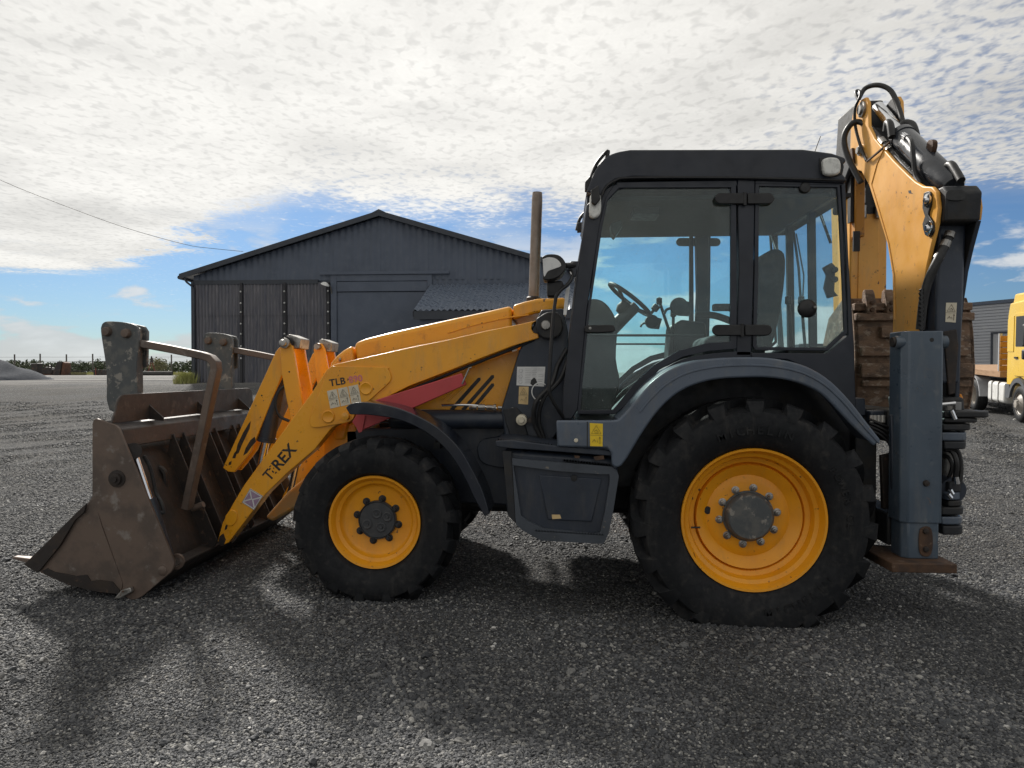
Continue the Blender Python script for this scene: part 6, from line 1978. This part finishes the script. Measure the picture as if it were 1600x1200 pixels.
# link plate with two chromed pins on the near edge
lk_ = [(1445, 302), (1451, 299), (1456, 302), (1456, 320), (1452, 335), (1459, 346), (1460, 362), (1454, 370), (1447, 366), (1443, 350), (1447, 338), (1443, 325)]
mk(bo, 'pin_keeper', 'ink', MB().prism(YZ(smooth2(lk_ + lk_[:1], 2)[:-1], BX0 - .004), BX0 - .012, BX0 - .0005, 'x'), .003)
for (a_, b_, r_) in ((1449, 313, .040), (1451, 357, .044)):
    p = at_x(a_, b_, BX0 - .013)
    mk(bo, 'pin_end', 'chrome', MB().lathe([(.0, -.02), (r_ * .4, -.02), (r_ * .5, -.008), (r_, -.006), (r_, .004)], p, (1, 0, 0), 18))
for (a_, b_, r_) in ((1348, 171, .058), (1345, 235, .04)):
    p = at_x(a_, b_, BX0 - .002)
    mk(bo, 'pin_end', 'steel', MB().lathe([(.0, -.03), (r_ * .6, -.03), (r_ * .7, -.016), (r_, -.014), (r_, .004)], p, (1, 0, 0), 18))
mk(bo, 'stop_pad', 'rust_pad', MB().prism(YZ([(1325, 235), (1331, 231), (1333, 255), (1326, 258)], BX0 - .02), BX0 - .02, BX0 - .001, 'x'), .003)
mk(bo, 'paint_chip', 'ink', MB().prism(YZ([(1419, 298), (1423, 297), (1424, 301), (1427, 303), (1420, 302)], BX0 - .0006), BX0 - .001, BX0 - .0002, 'x'))
# boom foot casting and kingpost
kp = part('kingpost')
kx = (BX0 + BX1) / 2 + .03
mk(kp, 'foot_casting', 'chassis', MB().prism(YZ([(1390, 618), (1436, 620), (1440, 700), (1400, 705)], BX0), BX0 - .02, BX1 + .02, 'x'), .02)
zst = lambda p_: at_y(1490, p_, 4.5).z
stack = [(642, 652, 1470, 1548, .16, 'black'), (653, 660, 1470, 1530, .13, 'black'), (662, 672, 1468, 1519, .12, 'chassis'), (675, 688, 1466, 1513, .10, 'grey'), (689, 701, 1470, 1512, .10, 'chassis'),
         (752, 768, 1478, 1505, .08, 'chassis'), (768, 780, 1474, 1503, .08, 'grey'), (781, 790, 1476, 1506, .09, 'chassis'), (791, 803, 1466, 1508, .11, 'chassis'), (806, 818, 1466, 1506, .11, 'grey'), (820, 834, 1468, 1507, .11, 'chassis')]
for (pa, pb, q0, q1, rad_, mt) in stack:
    xa_, xc_ = at_y(q0, pa, 4.5).x, at_y(q1, pa, 4.5).x
    yb_ = 4.5 + rad_ * 2.2
    n_ = 14
    pl = [(xa_, 4.46)] + [(xc_ - .08 + .08 * math.sin(t_), 4.54 - .08 * math.cos(t_)) for t_ in np.linspace(0, math.pi / 2, 5)] + [(xc_, yb_), (xa_, yb_)]
    mk(kp, 'swing_casting', mt, MB().prism(pl, zst(pb), zst(pa), 'z'), .008)
mk(kp, 'king_pin', 'steel', MB().cyl((at_y(1490, 700, 4.6).x, 4.66, zst(834)), (at_y(1490, 700, 4.6).x, 4.66, zst(630)), .055, 18))
mk(kp, 'slew_cylinder', 'dark', MB().cyl(Vector((at_y(1476, 765, 4.6).x, 4.5, zst(766))), Vector((at_y(1476, 765, 4.6).x + .05, 5.4, zst(766))), .075, 18))
hs = MB()
hs.tube(smooth_path([at_y(1470, 700, 4.55), at_y(1488, 706, 4.5), at_y(1495, 725, 4.48), at_y(1492, 748, 4.5), at_y(1486, 765, 4.52)], 5), .016, 8)
hs.tube(smooth_path([at_y(1476, 702, 4.5), at_y(1496, 704, 4.5), at_y(1502, 730, 4.5), at_y(1500, 755, 4.5)], 5), .013, 8)
hs.tube(smooth_path([at_y(1470, 712, 4.6), at_y(1482, 715, 4.56), at_y(1488, 730, 4.54), at_y(1480, 752, 4.56)], 5), .012, 8)
mk(kp, 'hose', 'hose', hs)
ft = MB()
for (a_, b_, c_, d_) in ((1494, 745, 1496, 756), (1484, 765, 1488, 772), (1481, 772, 1486, 778), (1470, 632, 1492, 630), (1486, 641, 1492, 655)):
    ft.cyl(at_y(a_, b_, 4.44), at_y(c_, d_, 4.44), .014, 8)
mk(kp, 'fitting', 'chrome', ft)
mk(kp, 'amber_lamp', 'orange_lens', MB().prism(XZ(smooth2([(1495, 628), (1498, 615), (1502, 620), (1503, 632), (1495, 634), (1495, 628)], 2)[:-1], 4.9), 4.88, 4.94), .006)
mk(kp, 'lamp_post', 'grey_plastic', MB().prism(XZ([(1490, 628), (1500, 628), (1500, 641), (1490, 641)], 4.6), 4.58, 4.64), .004)
mk(kp, 'guard_plate', 'rust_dark', MB().prism(XZ([(1476, 518), (1497, 514), (1500, 540), (1494, 615), (1484, 618)], 4.52), 4.53, 4.56), .006)

# dipper cylinder on top of the boom: barrel, rod, hoses
dcx = (BX0 + BX1) / 2
dc = part('dipper_cylinder')
a, b = at_x(1490, 293, dcx), at_x(1409, 213, dcx)
tip = at_x(1372, 168, dcx)
mk(dc, 'barrel', 'dark_gloss', MB().lathe([(.06, 0), (.078, .03), (.078, (b - a).length * .55), (.080, (b - a).length * .98), (.060, (b - a).length)], a, b - a, 28))
mk(dc, 'rod', 'chrome', MB().cyl(b, tip, .045, 20))
mk(dc, 'gland', 'dark_gloss', MB().lathe([(.086, -.05), (.086, .0), (.06, .005)], b, (b - a), 28))
mk(dc, 'barrel_pipe', 'hose', MB().tube(smooth_path([at_x(1416, 213, dcx - .08), at_x(1424, 222, dcx - .11), at_x(1427, 245, dcx - .11), at_x(1430, 272, dcx - .10), at_x(1438, 288, dcx - .1)], 5), .016, 8))
mk(dc, 'pipe_union', 'chrome', MB().cyl(at_x(1412, 212, dcx - .07), at_x(1418, 216, dcx - .09), .024, 10))
hz2 = MB()
hz2.tube(smooth_path([at_x(1345, 285, BX0 - .02), at_x(1325, 245, BX0 - .08), at_x(1319, 215, BX0 - .10), at_x(1330, 194, BX0 - .06), at_x(1345, 191, BX0 + .0), at_x(1362, 202, BX0 + .04), at_x(1378, 220, BX0 + .04), at_x(1400, 245, BX0 + .05), at_x(1428, 275, BX0 + .05)], 6), .022, 10)
hz2.tube(smooth_path([at_x(1341, 155, BX0 - .02), at_x(1352, 138, BX0 + .04), at_x(1372, 133, BX0 + .10), at_x(1392, 142, BX0 + .16), at_x(1404, 168, BX0 + .18), at_x(1412, 194, BX0 + .18), at_x(1420, 205, BX0 + .18)], 6), .018, 10)
hz2.tube(smooth_path([at_x(1341, 158, BX0 - .03), at_x(1337, 144, BX0 - .03), at_x(1342, 142, BX0 - .01), at_x(1344, 150, BX0 - .02), at_x(1336, 170, BX0 - .04), at_x(1337, 200, BX0 - .03), at_x(1347, 235, BX0 - .02), at_x(1354, 251, BX0 - .02)], 6), .011, 8)
hz2.tube(smooth_path([at_x(1476, 272, dcx - .02), at_x(1478, 262, dcx), at_x(1486, 257, dcx), at_x(1494, 268, dcx), at_x(1502, 282, dcx)], 5), .024, 10)
hz2.tube(smooth_path([at_x(1406, 200, dcx + .02), at_x(1414, 192, dcx + .05), at_x(1426, 195, dcx + .08), at_x(1432, 212, dcx + .08), at_x(1436, 235, dcx + .08), at_x(1456, 250, dcx + .06)], 5), .024, 10)
hz2.tube(smooth_path([at_x(1385, 205, dcx - .09), at_x(1387, 192, dcx - .09), at_x(1391, 196, dcx - .09), at_x(1394, 214, dcx - .09)], 5), .026, 10)
mk(dc, 'hose', 'hose', hz2)
mk(dc, 'hose_sleeve', 'steel', MB().cyl(at_x(1377, 219, BX0 + .04), at_x(1382, 226, BX0 + .04), .029, 12).cyl(at_x(1386, 231, BX0 + .04), at_x(1390, 236, BX0 + .04), .029, 12))
mk(dc, 'hose_clip', 'rust_pad', MB().tube([at_x(1355, 252, BX0 - .02), at_x(1372, 238, BX0 - .02), at_x(1390, 222, BX0 + .02)], .009, 6))
mk(dc, 'lifting_eye', 'rust_pad', MB().prism(YZ(smooth2([(1449, 239), (1452, 222), (1457, 218), (1462, 222), (1460, 236), (1455, 242), (1449, 239)], 2)[:-1], dcx), dcx - .015, dcx + .015, 'x'), .004)

# dipper hanging down on the far side of the boom
dp_ = part('dipper')
DX0, DX1 = BX0 + .03, BX1 - .03
tipY = at_x(1352, 172, dcx).y
mk(dp_, 'head', 'chassis', MB().prism([(tipY - .14, at_x(1365, 200, dcx).z - .1), (tipY - .1, at_x(1365, 152, dcx).z), (tipY + .3, at_x(1365, 152, dcx).z), (tipY + .42, at_x(1365, 230, dcx).z - .4)], DX0, DX1, 'x'), .02)
ya, yb2 = tipY + .18, tipY + .52
zt3, zb3 = at_y(1350, 250, 5.9).z, at_y(1350, 505, 5.9).z
X0d, X1d = at_y(1328, 400, ya).x, at_y(1386, 400, ya).x
mk(dp_, 'beam', 'yellow_faded', MB().prism([(ya, zb3), (ya, zt3 - .25), (ya + .03, zt3), (yb2 + .1, zt3), (yb2, zb3)], X0d, X1d, 'x'), .012)
mk(dp_, 'face_panel', 'yellow_faded', MB().prism([(X0d + .06, zb3 + .12), (X0d + .10, zb3 + .07), (X1d - .10, zb3 + .07), (X1d - .06, zb3 + .12), (X1d - .07, zt3 - .45), (X0d + .07, zt3 - .45)], ya - .008, ya - .0005), .003)
mk(dp_, 'cylinder_recess', 'ink', MB().box(X0d + .05, X1d - .06, ya - .004, ya - .0005, zt3 - .42, zt3 - .16))
for q in (.3, .72):
    xq = X0d + (X1d - X0d) * q
    mk(dp_, 'hydraulic_union', 'steel', MB().cyl((xq, ya - .03, zt3 - .22), (xq, ya - .03, zt3 - .34), .020, 10).cyl((xq, ya - .03, zt3 - .36), (xq, ya - .03, zt3 - .46), .028, 10))
mk(dp_, 'cylinder_guard', 'amber_paint', MB().prism([(ya - .10, zt3 - .62), (ya - .10, zt3 + .06), (ya - .02, zt3 + .10), (ya - .02, zt3 - .62)], X0d + .0, X0d + .075, 'x'), .008)
mk(dp_, 'guard_buffer', 'black', MB().box(X0d - .03, X0d - .002, ya - .08, ya - .02, zt3 - .5, zt3 - .1))
mk(dp_, 'guard_buffer', 'black', MB().box(X0d - .02, X0d + .03, ya - .12, ya - .102, zt3 - .74, zt3 - .58))

# backhoe bucket curled under, back towards the yard
hb_ = part('backhoe_bucket')
KY = 5.62
kx0, kx1 = at_y(1333, 550, KY).x, at_y(1516, 550, KY).x
prof = [(KY + .06, at_y(1350, 465, KY).z), (KY, at_y(1350, 490, KY).z), (KY - .04, at_y(1350, 530, KY).z), (KY - .05, at_y(1350, 580, KY).z), (KY + .0, at_y(1350, 630, KY).z), (KY + .14, at_y(1350, 668, KY).z), (KY + .40, at_y(1350, 690, KY).z), (KY + .62, at_y(1350, 660, KY).z)]
ps = smooth2(prof, 4)
inn_ = []
for i, p in enumerate(ps):
    q0, q1 = ps[max(i - 1, 0)], ps[min(i + 1, len(ps) - 1)]
    t_ = Vector((q1[0] - q0[0], q1[1] - q0[1])).normalized()
    inn_.append((p[0] - t_.y * .02, p[1] + t_.x * .02))
mk(hb_, 'shell', 'mud', MB().strip(ps, inn_, kx0, kx1, 'x'))
for xq in (kx0, kx1 - .025):
    mk(hb_, 'side_plate', 'mud', MB().prism(ps + [(KY + .70, at_y(1350, 560, KY).z), (KY + .5, at_y(1350, 490, KY).z), (KY + .2, at_y(1350, 462, KY).z)], xq - .004, xq + .03, 'x'), .006)
mk(hb_, 'side_bulge', 'mud', MB().prism(XZ(smooth2([(1499, 484), (1508, 500), (1516, 530), (1522, 566), (1520, 600), (1512, 645), (1500, 650), (1495, 560), (1499, 484)], 3)[:-1], KY + .1), KY + .08, KY + .5), .02)
# wear strips across the back
for (pa, pb, x_a, x_b, dep) in ((474, 486, 0, 1, .030), (490, 502, 0, 1, .036), (511, 529, .2, .84, .045), (543, 557, .03, .95, .040), (568, 590, .03, .97, .040), (594, 604, .05, .97, .03)):
    zz0, zz1 = at_y(1350, pb, KY).z, at_y(1350, pa, KY).z
    yy = min(p[0] for p in ps if zz0 - .05 <= p[1] <= zz1 + .05)
    mk(hb_, 'wear_strip', 'mud', MB().box(kx0 + (kx1 - kx0) * x_a, kx0 + (kx1 - kx0) * x_b, yy - dep, yy + .06, zz0, zz1), .008)
for k in range(5):
    xq = kx0 + .11 + k * (kx1 - kx0 - .2) / 4.6
    z0_, z1_ = at_y(1350, 492, KY).z, at_y(1350, 452, KY).z
    tb = MB()
    pr = [(KY - .06, z0_), (KY - .07, z0_ + .07), (KY - .03, z1_ - .03), (KY + .0, z1_), (KY + .03, z1_ - .02), (KY + .05, z0_ + .06), (KY + .05, z0_)]
    mk(hb_, 'tooth', 'mud', tb.prism(pr, xq - .035, xq + .035, 'x'), .008)
    for dz_ in (.035, .085):
        mk(hb_, 'tooth_bolt', 'rust_pad', MB().lathe([(.0, -.014), (.016, -.012), (.019, .0)], (xq, KY - .064, z0_ + dz_), (0, 1, 0), 10))
mk(hb_, 'linkage', 'rust_dark', MB().box(X0d + .04, X1d - .04, ya + .02, ya + .3, at_y(1350, 560, KY).z, zb3 + .05), .02)

for o in bpy.data.objects:
    if '_o' in o:
        del o['_o']
